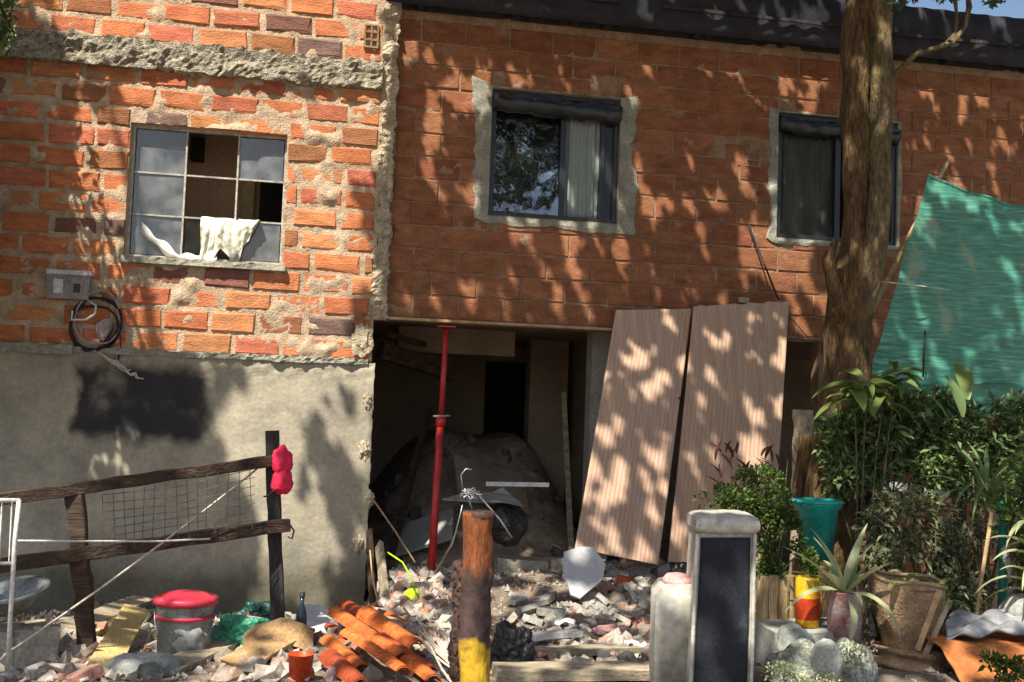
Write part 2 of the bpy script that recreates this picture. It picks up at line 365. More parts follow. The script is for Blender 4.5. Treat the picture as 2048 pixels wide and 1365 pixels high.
# plaster with a dark ragged-edged patch
def plaster_mat(bx0, bx1, bz0, bz1):
    m_ = mat('dark_patch_plaster', (.44, .39, .295), (.26, .24, .19), (.50, .455, .36), scale=2.6, bump=.4, bscale=30, bdist=.012, detail=9, fine=.12)
    nt = m_.node_tree; n = nt.nodes; L = nt.links; bs = n['Principled BSDF']
    src = bs.inputs['Base Color'].links[0].from_socket
    geo = n.new('ShaderNodeNewGeometry'); nz = n.new('ShaderNodeTexNoise'); nz.inputs['Scale'].default_value = 5; nz.inputs['Detail'].default_value = 5
    L.new(geo.outputs['Position'], nz.inputs['Vector'])
    ad = n.new('ShaderNodeVectorMath'); ad.operation = 'MULTIPLY_ADD'; L.new(nz.outputs['Color'], ad.inputs[0]); ad.inputs[1].default_value = (.26, 0, .22); L.new(geo.outputs['Position'], ad.inputs[2])
    sp = n.new('ShaderNodeSeparateXYZ'); L.new(ad.outputs[0], sp.inputs[0])
    def edge(sock, a, b):
        r = n.new('ShaderNodeMapRange'); r.interpolation_type = 'SMOOTHSTEP'; r.inputs[1].default_value = a; r.inputs[2].default_value = b; r.inputs[3].default_value = 0; r.inputs[4].default_value = 1
        L.new(sock, r.inputs[0]); return r.outputs[0]
    def mul(a, b):
        q = n.new('ShaderNodeMath'); q.operation = 'MULTIPLY'; L.new(a, q.inputs[0])
        if isinstance(b, float): q.inputs[1].default_value = b
        else: L.new(b, q.inputs[1])
        return q.outputs[0]
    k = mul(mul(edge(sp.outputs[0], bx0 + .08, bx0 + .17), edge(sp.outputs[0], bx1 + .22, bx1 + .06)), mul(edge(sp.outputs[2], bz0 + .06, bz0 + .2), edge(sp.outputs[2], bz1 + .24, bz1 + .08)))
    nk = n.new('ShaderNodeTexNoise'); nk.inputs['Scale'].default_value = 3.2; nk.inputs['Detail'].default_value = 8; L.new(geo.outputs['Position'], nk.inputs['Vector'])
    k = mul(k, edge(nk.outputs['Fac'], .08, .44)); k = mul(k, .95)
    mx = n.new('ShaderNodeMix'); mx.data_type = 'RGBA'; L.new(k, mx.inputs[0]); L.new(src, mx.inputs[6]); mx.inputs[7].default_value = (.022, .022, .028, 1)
    # colour multiplied darker towards the ground
    g = mul(edge(sp.outputs[2], .66, .34), .8)
    mx2 = n.new('ShaderNodeMix'); mx2.data_type = 'RGBA'; mx2.blend_type = 'MULTIPLY'; L.new(g, mx2.inputs[0]); L.new(mx.outputs[2], mx2.inputs[6]); mx2.inputs[7].default_value = (.24, .25, .22, 1)
    L.new(mx2.outputs[2], bs.inputs['Base Color'])
    return m_

# ------------------------------------------------------------------ ground
def axis(lo, hi, step, far):
    a = [-far, -far * .5, -far * .25, lo - 3, lo - 1]; x = lo
    while x < hi: a.append(x); x += step
    return a + [hi, hi + 1, hi + 3, far * .25, far * .5, far]
xs = axis(-4.0, 7.5, .06, 120); ys = [y for y in axis(-9.5, 0.0, .06, 120)]
vs = [(x, y, ground(x, y)) for y in ys for x in xs]; nx = len(xs)
fs = [(j * nx + i, j * nx + i + 1, (j + 1) * nx + i + 1, (j + 1) * nx + i) for j in range(len(ys) - 1) for i in range(nx - 1)]
gb = MB(); gb.v = [Vector(v) for v in vs]; gb.f = fs
tag(gb.build('ground', M['soil'], smooth=True), kind='structure')

# ================================================================== LEFT HOUSE
YL = -0.07                 # face of the left house
XJ = P(757, 420, YL).x     # right end of the left house
XL0 = -4.9
ZTOP_L = 6.0
ZPL = P(400, 712, YL).z    # top of plaster
W1 = (P(256, 380, YL).x, P(570, 400, YL).x, P(405, 520, YL).z, P(420, 257, YL).z)   # x0,x1,z0,z1
house = thing('brick_house', 'left house of rough orange brick with grey plastered base and nine pane window', 'house', (-1.5, 0, 0))
# mortar core with displaced face
ZB = ZPL + .02
zbeam1 = P(420, 97, YL).z; zbeam0 = P(420, 152, YL).z
def wall_core(parent, x0, x1, z0, z1, yf, holes, step, fn, mt, back=.12):
    nu = int((x1 - x0) / step); nv = int((z1 - z0) / step); vs = []; idx = {}; fs = []
    for j in range(nv + 1):
        for i in range(nu + 1):
            x = x0 + (x1 - x0) * i / nu; z = z0 + (z1 - z0) * j / nv
            vs.append(Vector((x, yf + fn(x, z), z)))
    for j in range(nv):
        for i in range(nu):
            cx = x0 + (x1 - x0) * (i + .5) / nu; cz = z0 + (z1 - z0) * (j + .5) / nv
            if any(h[0] < cx < h[1] and h[2] < cz < h[3] for h in holes): continue
            q = j * (nu + 1) + i; fs.append((q, q + 1, q + nu + 2, q + nu + 1))
    mb = MB(); mb.v = vs; mb.f = fs
    return mb.build('mortar', mt, parent, smooth=True)
def solid_wall(mb, x0, x1, z0, z1, y0, y1, holes):
    """boxes of wall around rectangular holes"""
    xs_ = sorted(set([x0, x1] + [h[0] for h in holes] + [h[1] for h in holes]))
    xs_ = [x for x in xs_ if x0 <= x <= x1]
    for a, b in zip(xs_[:-1], xs_[1:]):
        cuts = sorted([(h[2], h[3]) for h in holes if h[0] < (a + b) / 2 < h[1]]); z = z0
        for c in cuts:
            if c[0] > z: mb.box(((a + b) / 2, (y0 + y1) / 2, (z + c[0]) / 2), (b - a, y1 - y0, c[0] - z))
            z = max(z, c[1])
        if z < z1: mb.box(((a + b) / 2, (y0 + y1) / 2, (z + z1) / 2), (b - a, y1 - y0, z1 - z))
h1 = (W1[0], W1[1], W1[2], W1[3])
sw = MB(); solid_wall(sw, XL0, XJ, 0, ZTOP_L, YL + .04, YL + .19, [h1]); sw.build('wall_core', M['mortar_l'], house)
def mort_l(x, z):
    n_ = N3(x * 6, z * 8, 1) + .6 * N3(x * 17, z * 17, 3)
    b = .004 - .022 * max(0, n_ - .02) - .006 * N3(x * 40, z * 40, 9)
    b -= .030 * sst(.42, .66, N3(x * 2.6, z * 4.5, 8) + .25 * N3(x * 9, z * 9, 4)) * .8
    return b
wall_core(house, XL0, XJ, ZB, ZTOP_L, YL, [(h1[0] - .0, h1[1] + .0, h1[2], h1[3])], .022, mort_l, M['mortar_l'])

def brick_variants(L, D, H, jit, n, mt, bev=.008, chips=.3):
    out = []
    for k in range(n):
        vs = []; fs = []
        # chamfered front: back ring (4), mid ring(8->4 corners), front ring (4)
        def rnd(a): return U(-a, a)
        corners = [(-1, -1), (1, -1), (1, 1), (-1, 1)]
        j_ = [(rnd(jit), rnd(jit)) for _ in corners]
        for (cx, cz), (jx, jz) in zip(corners, j_): vs.append((cx * L / 2 + jx, D, cz * H / 2 + jz))
        fr = []
        for idx, ((cx, cz), (jx, jz)) in enumerate(zip(corners, j_)):
            vs.append((cx * L / 2 + jx, bev + abs(rnd(jit)) * .5, cz * H / 2 + jz))
        mids = []
        for idx, ((cx, cz), (jx, jz)) in enumerate(zip(corners, j_)):
            c_ = U(1.5, 3.2) if R() < chips else 1
            vs.append((cx * (L / 2 - bev * c_) + jx, rnd(jit * .4), cz * (H / 2 - bev * c_) + jz))
        vs.append((rnd(L * .2), rnd(jit * .8), rnd(H * .15)))
        for i in range(4):
            i2 = (i + 1) % 4
            fs.append((i, 4 + i, 4 + i2, i2)[::-1]); fs.append((4 + i, 8 + i, 8 + i2, 4 + i2)[::-1]); fs.append((8 + i, 12, 8 + i2)[::-1])
        fs.append((0, 1, 2, 3)[::-1])
        me = bpy.data.meshes.new('brick'); me.from_pydata(vs, [], fs); me.update(); me.materials.append(mt); out.append(me)
    return out
def lay(parent, meshes, L, H, joint, course, x0, x1, z0, z1, yf, holes, colfn, off=.5, yj=.01, skip=None, rot=.012, budget=[0]):
    base = rootloc(parent); row = 0; z = z0; cnt = 0
    while z + H * .5 < z1:
        x = x0 - L * 1.5 + (L + joint) * (off if row % 2 else 0) + U(-.04, .04)
        zz0, zz1 = z, min(z + H, z1)
        while x < x1:
            Lb = L * (U(.90, 1.06) if joint > .015 else 1.0)
            segs = [(max(x, x0), min(x + Lb, x1))]
            a0, a1 = zz0, zz1
            for h in holes:
                if h[3] <= zz0 + .015 or h[2] >= zz1 - .015: continue
                cover_low = h[2] > zz0 + .3 * H; cover_hi = h[3] < zz1 - .3 * H
                ns = []
                for (a, b) in segs:
                    if b <= h[0] or a >= h[1]: ns.append((a, b)); continue
                    if cover_low and a >= h[0] - .1 and b <= h[1] + .1: a1 = min(a1, h[2]); ns.append((a, b)); continue
                    if cover_hi and a >= h[0] - .1 and b <= h[1] + .1: a0 = max(a0, h[3]); ns.append((a, b)); continue
                    if a < h[0]: ns.append((a, h[0] - joint * .3))
                    if b > h[1]: ns.append((h[1] + joint * .3, b))
                segs = ns
            for (a, b) in segs:
                if b - a < .05 or a1 - a0 < .03: continue
                if skip and skip((a + b) / 2, (a0 + a1) / 2): continue
                me = random.choice(meshes); o = bpy.data.objects.new('brick', me); col.objects.link(o); o.parent = parent
                o.location = Vector(((a + b) / 2, yf + U(-yj, yj * .6), (a0 + a1) / 2)) - base
                o.rotation_euler = (U(-rot, rot), U(-rot, rot) * 1.2, U(-rot, rot))
                o.scale = ((b - a) / L, 1, (a1 - a0) / H)
                if R() < .5 and joint > .015: o.rotation_euler.y += math.pi
                o.color = (*colfn((a + b) / 2, (a0 + a1) / 2), 1); cnt += 1
            x += Lb + joint * (U(.7, 1.5) if joint > .015 else 1)
        z += course; row += 1
    return cnt
def vary(c, a=.12):
    k = 1 + U(-a, a); return tuple(min(1, x * k * (1 + U(-a * .4, a * .4))) for x in c)
def col_l(x, z):
    r = R()
    if r < .50: return vary((.62, .215, .095))
    if r < .66: return vary((.64, .27, .115))
    if r < .80: return vary((.56, .175, .10))
    if r < .88: return vary((.28, .125, .095))
    if r < .95: return vary((.36, .155, .07))
    return vary((.22, .14, .115))
VL = brick_variants(.36, .09, .145, .008, 14, M['brick_l'], bev=.010, chips=.45)
n1 = lay(house, VL, .36, .145, .032, .178, XL0 + .55, XJ - .03, ZB + .012, zbeam0 + .0, YL - .004, [h1], col_l, yj=.011)
n2 = lay(house, VL, .36, .145, .032, .178, XL0 + .55, XJ - .03, zbeam1 + .015, ZTOP_L - .15, YL - .004, [], col_l, yj=.011)
print('left bricks', n1, n2)
MB().box(((XL0 + XJ) / 2 - .25, 2.7, 2.9), (XJ - XL0 - .5, 3.6, 5.8)).build('rear_wall', M['mortar_l'], house)
MB().box(((XL0 + XJ) / 2, 2.4, 5.93), (XJ - XL0 + .1, 4.4, .14)).build('roof_slab', M['concrete_rough'], house)
# rough concrete ring beam
rb = MB(); rb.roughbar((XL0, YL + .04, (zbeam0 + zbeam1) / 2), (XJ - .02, YL + .04, (zbeam0 + zbeam1) / 2), .20, (zbeam1 - zbeam0), .042, 190, 9, 9.0)
rb.build('ring_beam', M['concrete_rough'], house)
# mortar lumps down the corner between the houses
rb = MB(); rb.roughbar((XJ + .045, YL + .05, P(757, 640, YL).z), (XJ + .045, YL + .05, ZTOP_L - .3), .12, .12, .045, 190, 7, 8.0, 4.0)
rb.build('corner_mortar', M['mortar_pale'], house)
# plaster base
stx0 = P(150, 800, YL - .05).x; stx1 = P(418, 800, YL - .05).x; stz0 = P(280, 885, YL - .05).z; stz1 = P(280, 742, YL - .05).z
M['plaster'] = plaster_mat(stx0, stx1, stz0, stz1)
YP = YL - .045
XP = P(742, 900, YP).x
def plf(u, v):
    x = XL0 + (XP - XL0) * u; z = -.15 + (ZPL + .15) * v
    top = sst(.9, 1.0, v)
    e = 0.016 * N3(x * 9, 2, 3) + .012 * N3(x * 23, 7, 3)
    return Vector((x + (.012 * N3(z * 12, 3, 1) + .01 * N3(z * 30, 3, 1)) * sst(.985, 1, u), YP + .012 * N3(x * 1.8, z * 1.8, 4) + .004 * N3(x * 8, z * 8, 4) + .02 * top * N3(x * 12, z * 12), z + e * top))
pl = MB(); pl.grid(plf, 170, 90, (0, .07, 0)); pl.build('plaster_base', M['plaster'], house, smooth=False)
lg = MB(); lg.roughbar((XL0, YL - .03, ZPL + .0), (P(150, 700, YL).x, YL - .03, ZPL + .0), .12, .07, .03, 60, 4, 9.0, 2.0)
lg.roughbar((P(130, 700, YL).x, YL - .015, ZPL + .005), (XP - .06, YL - .015, ZPL + .005), .10, .045, .024, 120, 4, 12.0, 6.0)
lg.build('plaster_ledge', M['render'], house)
# pier patches of bare brick showing through the plaster
base = rootloc(house)
for (px, py, sx, sz) in ((706, 962, .95, .9), (716, 1006, .7, .95), (690, 1004, .3, .8), (718, 640, .4, .9)):
    o = mkobj('brick', random.choice(VL), house, P(px, py, YP + .004) - base); o.scale = (sx * .55, .5, sz); o.color = (*vary((.34, .15, .085)), 1); o.rotation_euler = (0, U(-.05, .05), 0)
for (px, py, s_) in ((725, 680, 1.5), (735, 800, .8), (728, 900, .9), (738, 1000, .7), (715, 1090, .9)):
    b_ = MB(); b_.blob(P(px, py, YP + .01), (.055 * s_, .035, .09 * s_), .5, 2.5, 3, px); b_.build('mortar_patch', M['mortar_pale'], house)

# window of nine panes
wx0, wx1, wz0, wz1 = W1; yw = YL + .10
win = None
wb = MB(); t = .022
for x in (wx0 + t / 2, wx1 - t / 2): wb.box((x, yw, (wz0 + wz1) / 2), (t, .035, wz1 - wz0))
for z in (wz0 + t / 2, wz1 - t / 2): wb.box(((wx0 + wx1) / 2, yw, z), (wx1 - wx0 - 2 * t - .002, .033, t))
win = wb.build('window', M['steel_light'], house)
mx_ = [wx0 + (wx1 - wx0) * k for k in (.345, .68)]; mz_ = [wz0 + (wz1 - wz0) * k for k in (.325, .645)]
for x in mx_: MB().box((x, yw - .002, (wz0 + wz1) / 2), (.014, .026, wz1 - wz0 - 2 * t - .004)).build('glazing_bar', M['steel_light'], win)
for z in mz_: MB().box(((wx0 + wx1) / 2, yw + .003, z), (wx1 - wx0 - 2 * t - .004, .024, .013)).build('glazing_bar', M['steel_light'], win)
cx = [wx0 + t] + mx_ + [wx1 - t]; cz = [wz0 + t] + mz_ + [wz1 - t]
panemat = {(0, 2): 'glass_dirty', (0, 1): 'glass_dirty', (2, 2): 'glass_dirty', (0, 0): 'glass_dirty', (2, 0): 'glass_dirty', (1, 0): 'glass', (1, 2): None, (1, 1): None, (2, 1): None}
for i in range(3):
    for j in range(3):
        pm = panemat[(i, j)]
        if not pm: continue
        MB().box(((cx[i] + cx[i + 1]) / 2, yw + .006, (cz[j] + cz[j + 1]) / 2), (cx[i + 1] - cx[i] - .016, .004, cz[j + 1] - cz[j] - .016), Euler((U(-.02, .02), 0, U(-.03, .03))).to_matrix()).build('pane', M[pm], win)
sb = MB(); sb.roughbar((wx0 - .03, YL + .02, wz0 - .035), (wx1 + .03, YL + .02, wz0 - .035), .17, .05, .012, 60, 4, 9.0, 2.0); sb.build('window_sill', M['render'], house)
# reveals
rv = MB(); rv.box((wx0 - .012, YL + .1, (wz0 + wz1) / 2), (.02, .16, wz1 - wz0)); rv.box((wx1 + .012, YL + .1, (wz0 + wz1) / 2), (.02, .16, wz1 - wz0)); rv.box(((wx0 + wx1) / 2, YL + .1, wz1 + .012), (wx1 - wx0, .16, .02))
rv.build('window_reveal', M['mortar_l'], house)
# room behind
rm = MB(); X0, X1, Z0, Z1, Y1 = XL0 + .1, XJ - .1, ZPL - .3, wz1 + .55, .72
rm.box(((X0 + X1) / 2, Y1, (Z0 + Z1) / 2), (X1 - X0, .1, Z1 - Z0)); rm.box(((X0 + X1) / 2, Y1 / 2 + .1, Z1), (X1 - X0, Y1 - .1, .1)); rm.box(((X0 + X1) / 2, Y1 / 2 + .1, Z0), (X1 - X0, Y1 - .1, .1))
rm.box((X0 - .1, Y1 / 2 + .1, (Z0 + Z1) / 2), (.1, Y1, Z1 - Z0)); rm.box((X1, Y1 / 2 + .12, (Z0 + Z1) / 2), (.1, Y1, Z1 - Z0)); rm.build('room_wall', M['wall_brown'], house)
a = P(496, 400, .6); b = P(540, 400, .6)
MB().box((a.x, .62, (Z0 + Z1) / 2 - .1), (.10, .06, Z1 - Z0 - .4)).build('door_frame', M['strip'], house)
MB().box((b.x + .12, .64, (Z0 + Z1) / 2 - .1), (.42, .04, Z1 - Z0 - .4)).build('room_door', M['dark'], house)
MB().box((P(395, 310, .6).x, .6, P(395, 300, .6).z), (.11, .1, .2)).build('wall_shelf', M['dark'], house)

# ================================================================== RIGHT HOUSE
YR = 0.0
XR1 = 8.2
house2 = thing('brick_house', 'right house of smooth brown block with black framed windows and a wide broken opening below', 'house', (2.5, 0, 0))
ZR_top = P(1690, 104, YR).z
ZLIN = P(985, 646, YR).z         # underside of wall above opening
XO0 = XJ; XO1 = P(1640, 800, YR).x
W2 = (P(980, 310, YR).x, P(1238, 320, YR).x, P(1104, 441, YR).z, P(1115, 188, YR).z)
W3 = (P(1554, 350, YR).x, P(1794, 365, YR).x, P(1670, 484, YR).z, P(1675, 236, YR).z)
holes = [W2, W3]
sw = MB(); solid_wall(sw, XJ - .05, XR1, ZLIN, ZR_top, YR + .035, YR + .19, holes); solid_wall(sw, XO1, XR1, -.1, ZLIN, YR + .035, YR + .19, []); sw.build('wall_core', M['mortar_r'], house2)
def mort_r(x, z): return .007 - .016 * max(0, N3(x * 9, z * 9, 1) - .10) - .004 * N3(x * 40, z * 40, 9) - .010 * sst(.4, .6, N3(x * 2.3, z * 7, 31))
wall_core(house2, XJ + .02, XR1, ZLIN, ZR_top, YR, [W2, W3], .028, mort_r, M['mortar_r'])
def col_r(x, z):
    r = R()
    if r < .72: return vary((.33, .138, .068), .09)
    if r < .86: return vary((.36, .155, .078), .09)
    return vary((.295, .115, .058), .09)
VR = brick_variants(.372, .09, .185, .0035, 14, M['brick_r'], bev=.006, chips=.35)
hp = P(1500, 312, YR)
n3 = lay(house2, VR, .372, .185, .012, .197, XJ + .09, XR1 - .7, ZLIN + .012, ZR_top, YR - .002, holes, col_r, yj=.006, rot=.005, skip=lambda x, z: abs(x - hp.x) < .19 and abs(z - hp.z) < .1)
n4 = lay(house2, VR, .375, .188, .009, .197, XO1 + .02, XR1 - 1.9, .35, ZLIN - .03, YR - .002, [], col_r, yj=.0035, rot=.003)
print('right bricks', n3, n4)
# open ended hollow block beside window and at the corner
def hollow(parent, c, w_, h_, mt):
    b_ = MB(); t_ = .014
    for z in (-h_ / 2 + t_ / 2, -h_ / 6, h_ / 6, h_ / 2 - t_ / 2): b_.box((c.x, c.y + .04, c.z + z), (w_, .08, t_))
    for x in (-w_ / 2 + t_ / 2, 0, w_ / 2 - t_ / 2):
        for zc in (-h_ / 3, 0, h_ / 3): b_.box((c.x + x, c.y + .041, c.z + zc), (t_, .078, h_ / 3 - t_ - .004))
    return b_.build('hollow_brick', mt, parent)
o = hollow(house2, P(1507, 314, YR - .008), .14, .18, M['mortar_r'])
MB().box((hp.x - .13, YR + .045, hp.z), (.2, .09, .186)).build('brick', M['brick_r'], house2).color = (.33, .138, .068, 1)
o = hollow(house, P(743, 72, YL - .03), .12, .2, M['mortar_r'])
# lintel strip
MB().box(((XO0 + P(1230, 650).x) / 2, YR - .003, ZLIN - .008), (P(1230, 650).x - XO0 - .05, .10, .022)).build('lintel', M['bamboo'], house2)
MB().box(((XO0 + XO1) / 2 + .02, YR + .11, ZLIN - .012), (XO1 - XO0 - .04, .14, .02)).build('lintel_beam', M['mortar_r'], house2)

# cement render rings round the windows
def ring(parent, W, wl, wr, wt, wb_, mt, seed):
    x0, x1, z0, z1 = W; vs = []; fs = []; n_ = 40; pts = []
    for k in range(n_): pts.append((x0 + (x1 - x0) * k / n_, z0, 0, -1))
    for k in range(n_): pts.append((x1, z0 + (z1 - z0) * k / n_, 1, 0))
    for k in range(n_): pts.append((x1 - (x1 - x0) * k / n_, z1, 0, 1))
    for k in range(n_): pts.append((x0, z1 - (z1 - z0) * k / n_, -1, 0))
    for i, (x, z, dx, dz) in enumerate(pts):
        cornerf = min(i % n_, n_ - i % n_) / n_
        wd = {(0, -1): wb_, (1, 0): wr, (0, 1): wt, (-1, 0): wl}[(dx, dz)]
        # blend direction at corners
        ddx = dx + (0 if dx else (-1 if x < (x0 + x1) / 2 else 1) * sst(.12, 0, cornerf) * .8); ddz = dz + (0 if dz else (-1 if z < (z0 + z1) / 2 else 1) * sst(.12, 0, cornerf) * .5)
        w_ = wd * (1.0 + .7 * N3(x * 2.6 + seed, z * 2.6, 0) + .22 * N3(x * 12, z * 12, seed))
        if w_ < .01: w_ = .01
        for k, (f_, y_) in enumerate(((0, .07), (0, -.016), (.5, -.020 + .01 * N3(x * 9, z * 9)), (.88, -.013), (1, .012))):
            vs.append(Vector((x + ddx * w_ * f_, YR + y_ + .006 * N3(x * 14 + k, z * 14, 4), z + ddz * w_ * f_)))
    m5 = 5; n4_ = len(pts)
    for i in range(n4_):
        i2 = (i + 1) % n4_
        for k in range(4): fs.append((i * m5 + k, i2 * m5 + k, i2 * m5 + k + 1, i * m5 + k + 1))
    b_ = MB(); b_.v = vs; b_.f = fs; return b_.build('window_render', mt, parent)
ring(house2, W2, .15, .16, .015, .075, M['render'], 1)
ring(house2, W3, .10, .04, .02, .05, M['render'], 5)
# window 2
def frame_window(W, bars, y=YR + .05, t=.045):
    x0, x1, z0, z1 = W; b_ = MB()
    for x in (x0 + t / 2, x1 - t / 2): b_.box((x, y, (z0 + z1) / 2), (t, .07, z1 - z0))
    for z in (z0 + t / 2, z1 - t / 2): b_.box(((x0 + x1) / 2, y, z), (x1 - x0 - 2 * t - .002, .066, t))
    for x, wd in bars: b_.box((x, y - .004, (z0 + z1) / 2), (wd, .05, z1 - z0 - 2 * t - .003))
    return b_.build('window', M['alu_black'], house2)
x0, x1, z0, z1 = W2; wd = x1 - x0
w2 = frame_window(W2, [(x0 + wd * .565, .05), (x0 + wd * .875, .035)])
MB().box((x0 + wd * .29, YR + .055, (z0 + z1) / 2), (wd * .5, .004, z1 - z0 - .09), Euler((-.09, 0, .03)).to_matrix()).build('pane', M['glass_mirror'], w2)
MB().box((x0 + wd * .73, YR + .062, (z0 + z1) / 2), (wd * .27, .004, z1 - z0 - .09)).build('pane', M['glass'], w2)
MB().box((x0 + wd * .93, YR + .052, (z0 + z1) / 2), (wd * .095, .012, z1 - z0 - .1)).build('panel', M['alu_black'], w2)
def roll(W, zc, name='blind_roll', hgt=.085):
    x0, x1, z0, z1 = W; pts = []; n_ = 26; b_ = MB()
    for k in range(n_ + 1):
        x = x0 + .01 + (x1 - x0 - .02) * k / n_; pts.append(Vector((x, YR - .005 + .012 * N3(x * 6, 1), zc - .03 * k / n_ + .012 * N3(x * 4, 5))))
    b_.tube(pts, [hgt * (1 + .22 * N3(k * .6, 3, x0)) for k in range(n_ + 1)], 12, rough=.03, rsc=14); return b_
roll(W2, W2[3] - .115).build('blind_roll', M['tarp_black'], w2, smooth=True)
def curtain(parent, x0, x1, z0, z1, y, folds, amp, mt, name='curtain'):
    def fn(u, v):
        x = x0 + (x1 - x0) * u; return Vector((x + .01 * N3(u * 9, v * 2), y + amp * math.sin(u * folds * 6.28 + .5 * math.sin(v * 3)) * (.5 + .5 * N3(u * 5, 1) + .4), z0 + (z1 - z0) * v))
    return MB().grid(fn, 70, 12, (0, .004, 0)).build(name, mt, parent, smooth=True)
curtain(w2, x0 + wd * .59, x0 + wd * .86, z0 + .03, z1 - .16, YR + .085, 4.5, .016, M['curtain'])
# window 3
x0, x1, z0, z1 = W3; wd = x1 - x0
w3 = frame_window(W3, [(x0 + wd * .51, .05), (x0 + wd * .62, .03)])
MB().box((x0 + wd * .28, YR + .055, (z0 + z1) / 2), (wd * .45, .004, z1 - z0 - .09), Euler((-.03, 0, 0)).to_matrix()).build('pane', M['glass'], w3)
MB().box((x0 + wd * .8, YR + .055, (z0 + z1) / 2), (wd * .36, .004, z1 - z0 - .09)).build('pane', M['glass'], w3)
roll(W3, W3[3] - .11, hgt=.07).build('blind_roll', M['tarp_black'], w3, smooth=True)
M['curtain_brown'] = mat('olive_grey_curtain', (.20, .18, .13), (.11, .10, .07), (.34, .32, .27), scale=3, bump=.1, stretch=(2, 1, .5))
curtain(w3, x0 + .06, x0 + wd * .5, z0 + .03, z1 - .13, YR + .12, 5, .012, M['curtain_brown'])
# upper room behind windows (dark)
rm = MB(); zz0, zz1 = ZLIN + .25, ZR_top - .1
rm.box(((XJ + XR1) / 2, 1.9, (zz0 + zz1) / 2), (XR1 - XJ - .2, .1, zz1 - zz0)); rm.box(((XJ + XR1) / 2, 1.05, zz1), (XR1 - XJ - .3, 1.6, .08)); rm.box((XR1 - .2, 1.05, (zz0 + zz1) / 2), (.1, 1.6, zz1 - zz0)); rm.box((XJ + .35, 1.05, (zz0 + zz1) / 2), (.1, 1.6, zz1 - zz0 - .1))
rm.build('room_wall', M['wall_brown'], house2)
MB().box(((XJ + XR1) / 2 - .2, 2.35, ZLIN + .12), (XR1 - XJ + .3, 4.3, .16)).build('upper_floor', M['wall_beige'], house2)

# roof with corrugated eave
za = P(2010, 62, -.75).z; zw = P(1690, 104, YR).z
xa, xb = XJ - .02, XR1 + .3
sl_ = (0.42)
def rf(u, v):
    x = xa + (xb - xa) * u; y = -.13 + 5.0 * v
    return Vector((x, y, zw + .07 + .1 * v + .022 * math.sin(x * 6.28 / .18)))
rfm = MB().grid(rf, 420, 4, (0, 0, .012)); roof = rfm.build('roof', M['roof'], house2, smooth=True)
for k in range(9):
    x = xa + .3 + k * .82
    MB().bar((x, -.135, zw - .01), (x, .0, zw - .01), .06, .04).build('rafter', M['wood_post'], roof)
def fasc(u, v):
    x = xa + (xb - xa) * u; return Vector((x, -.15 - .03 * v + .008 * math.sin(x * 6.283 / .21), zw - .03 + (.45 + .02 * N3(x * 1.5, 3)) * v))
MB().grid(fasc, 400, 4, (0, .006, 0)).build('fascia', M['roof'], roof, smooth=True)
for x_ in range(4): MB().bar((xa + .2 + 2.2 * x_, -.20, zw + .18 - .02 * x_), (xa + 2.0 + 2.2 * x_, -.20, zw + .16), .02, .03).build('batten', M['wood_post'], roof)
MB().box(((xa + xb) / 2, .1, zw + .03), (xb - xa - .1, .2, .12)).build('wall_plate', M['wood_post'], roof)

# lower room seen through the opening
ZF = .30
lw = thing('ground_room', None, None, (0, 0, 0)); bpy.data.objects.remove(lw)
MB().box(((XO0 + XR1) / 2, 3.9, 1.3), (XR1 - XO0 + 1.2, .1, 2.9)).build('room_wall', M['wall_beige'], house2)
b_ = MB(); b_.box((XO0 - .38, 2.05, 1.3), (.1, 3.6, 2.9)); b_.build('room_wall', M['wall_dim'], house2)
pa = P(1170, 800, 1.0)
MB().box((pa.x + .35, 2.1, 1.3), (.1, 3.5, 2.6)).build('room_wall', M['wall_beige'], house2)
pa = P(1196, 830, .6)
MB().box((pa.x, .6, 1.3), (.20, .2, 2.7)).build('room_pillar', M['wall_grey'], house2)
pa = P(1033, 705, 3.2)
MB().box((pa.x, 3.78, 1.28), (.5, .06, 2.0)).build('room_door', M['dark'], house2)
MB().box((P(930, 690, 1.6).x - .1, 1.6, P(950, 683, 1.6).z), (1.15, .3, .28)).build('ceiling_beam', M['wall_beige'], house2)
MB().bar(P(760, 700, .9), P(905, 745, 1.4), .10, .16).build('broken_joist', M['wood_dark'], house2)
MB().bar(P(770, 668, .7), P(850, 690, 1.1), .05, .05).build('broken_joist', M['wood_dark'], house2)
MB().box((P(1095, 700, 2.6).x, 2.6, 1.5), (.42, .25, 2.2)).build('room_partition', M['wall_beige'], house2)
def flz(x, y): 
    hx = (x - P(930, 900, 1.2).x)
    return .20 + 1.25 * math.exp(-(hx / .8) ** 2) * sst(.1, 2.6, y) + .8 * math.exp(-((x - P(1110, 900, 1.2).x) / .42) ** 2) * sst(.3, 2.6, y) + .03 * N3(x * 3, y * 3) + .012 * N3(x * 11, y * 11)
def fl(u, v):
    x = XO0 - .3 + (XR1 - XO0) * u; y = .02 + 3.9 * v
    return Vector((x, y, flz(x, y)))
    hx = (x - P(930, 900, 1.2).x)
    h = .85 * math.exp(-(hx / .75) ** 2) * sst(.1, 2.4, y) + .5 * math.exp(-((x - P(1110, 900, 1.2).x) / .4) ** 2) * sst(.3, 2.6, y)
    return Vector((x, y, .20 + h + .03 * N3(x * 3, y * 3) + .012 * N3(x * 11, y * 11)))
MB().grid(fl, 130, 70).build('rubble_floor', M['sand'], house2, smooth=True)
MB().box((P(985, 860, 1.3).x, 1.3, flz(P(985, 860, 1.3).x, 1.3) + .22), (.75, .03, .55), Euler((-.9, .25, .2)).to_matrix()).build('fallen_board', M['wall_beige'], house2)
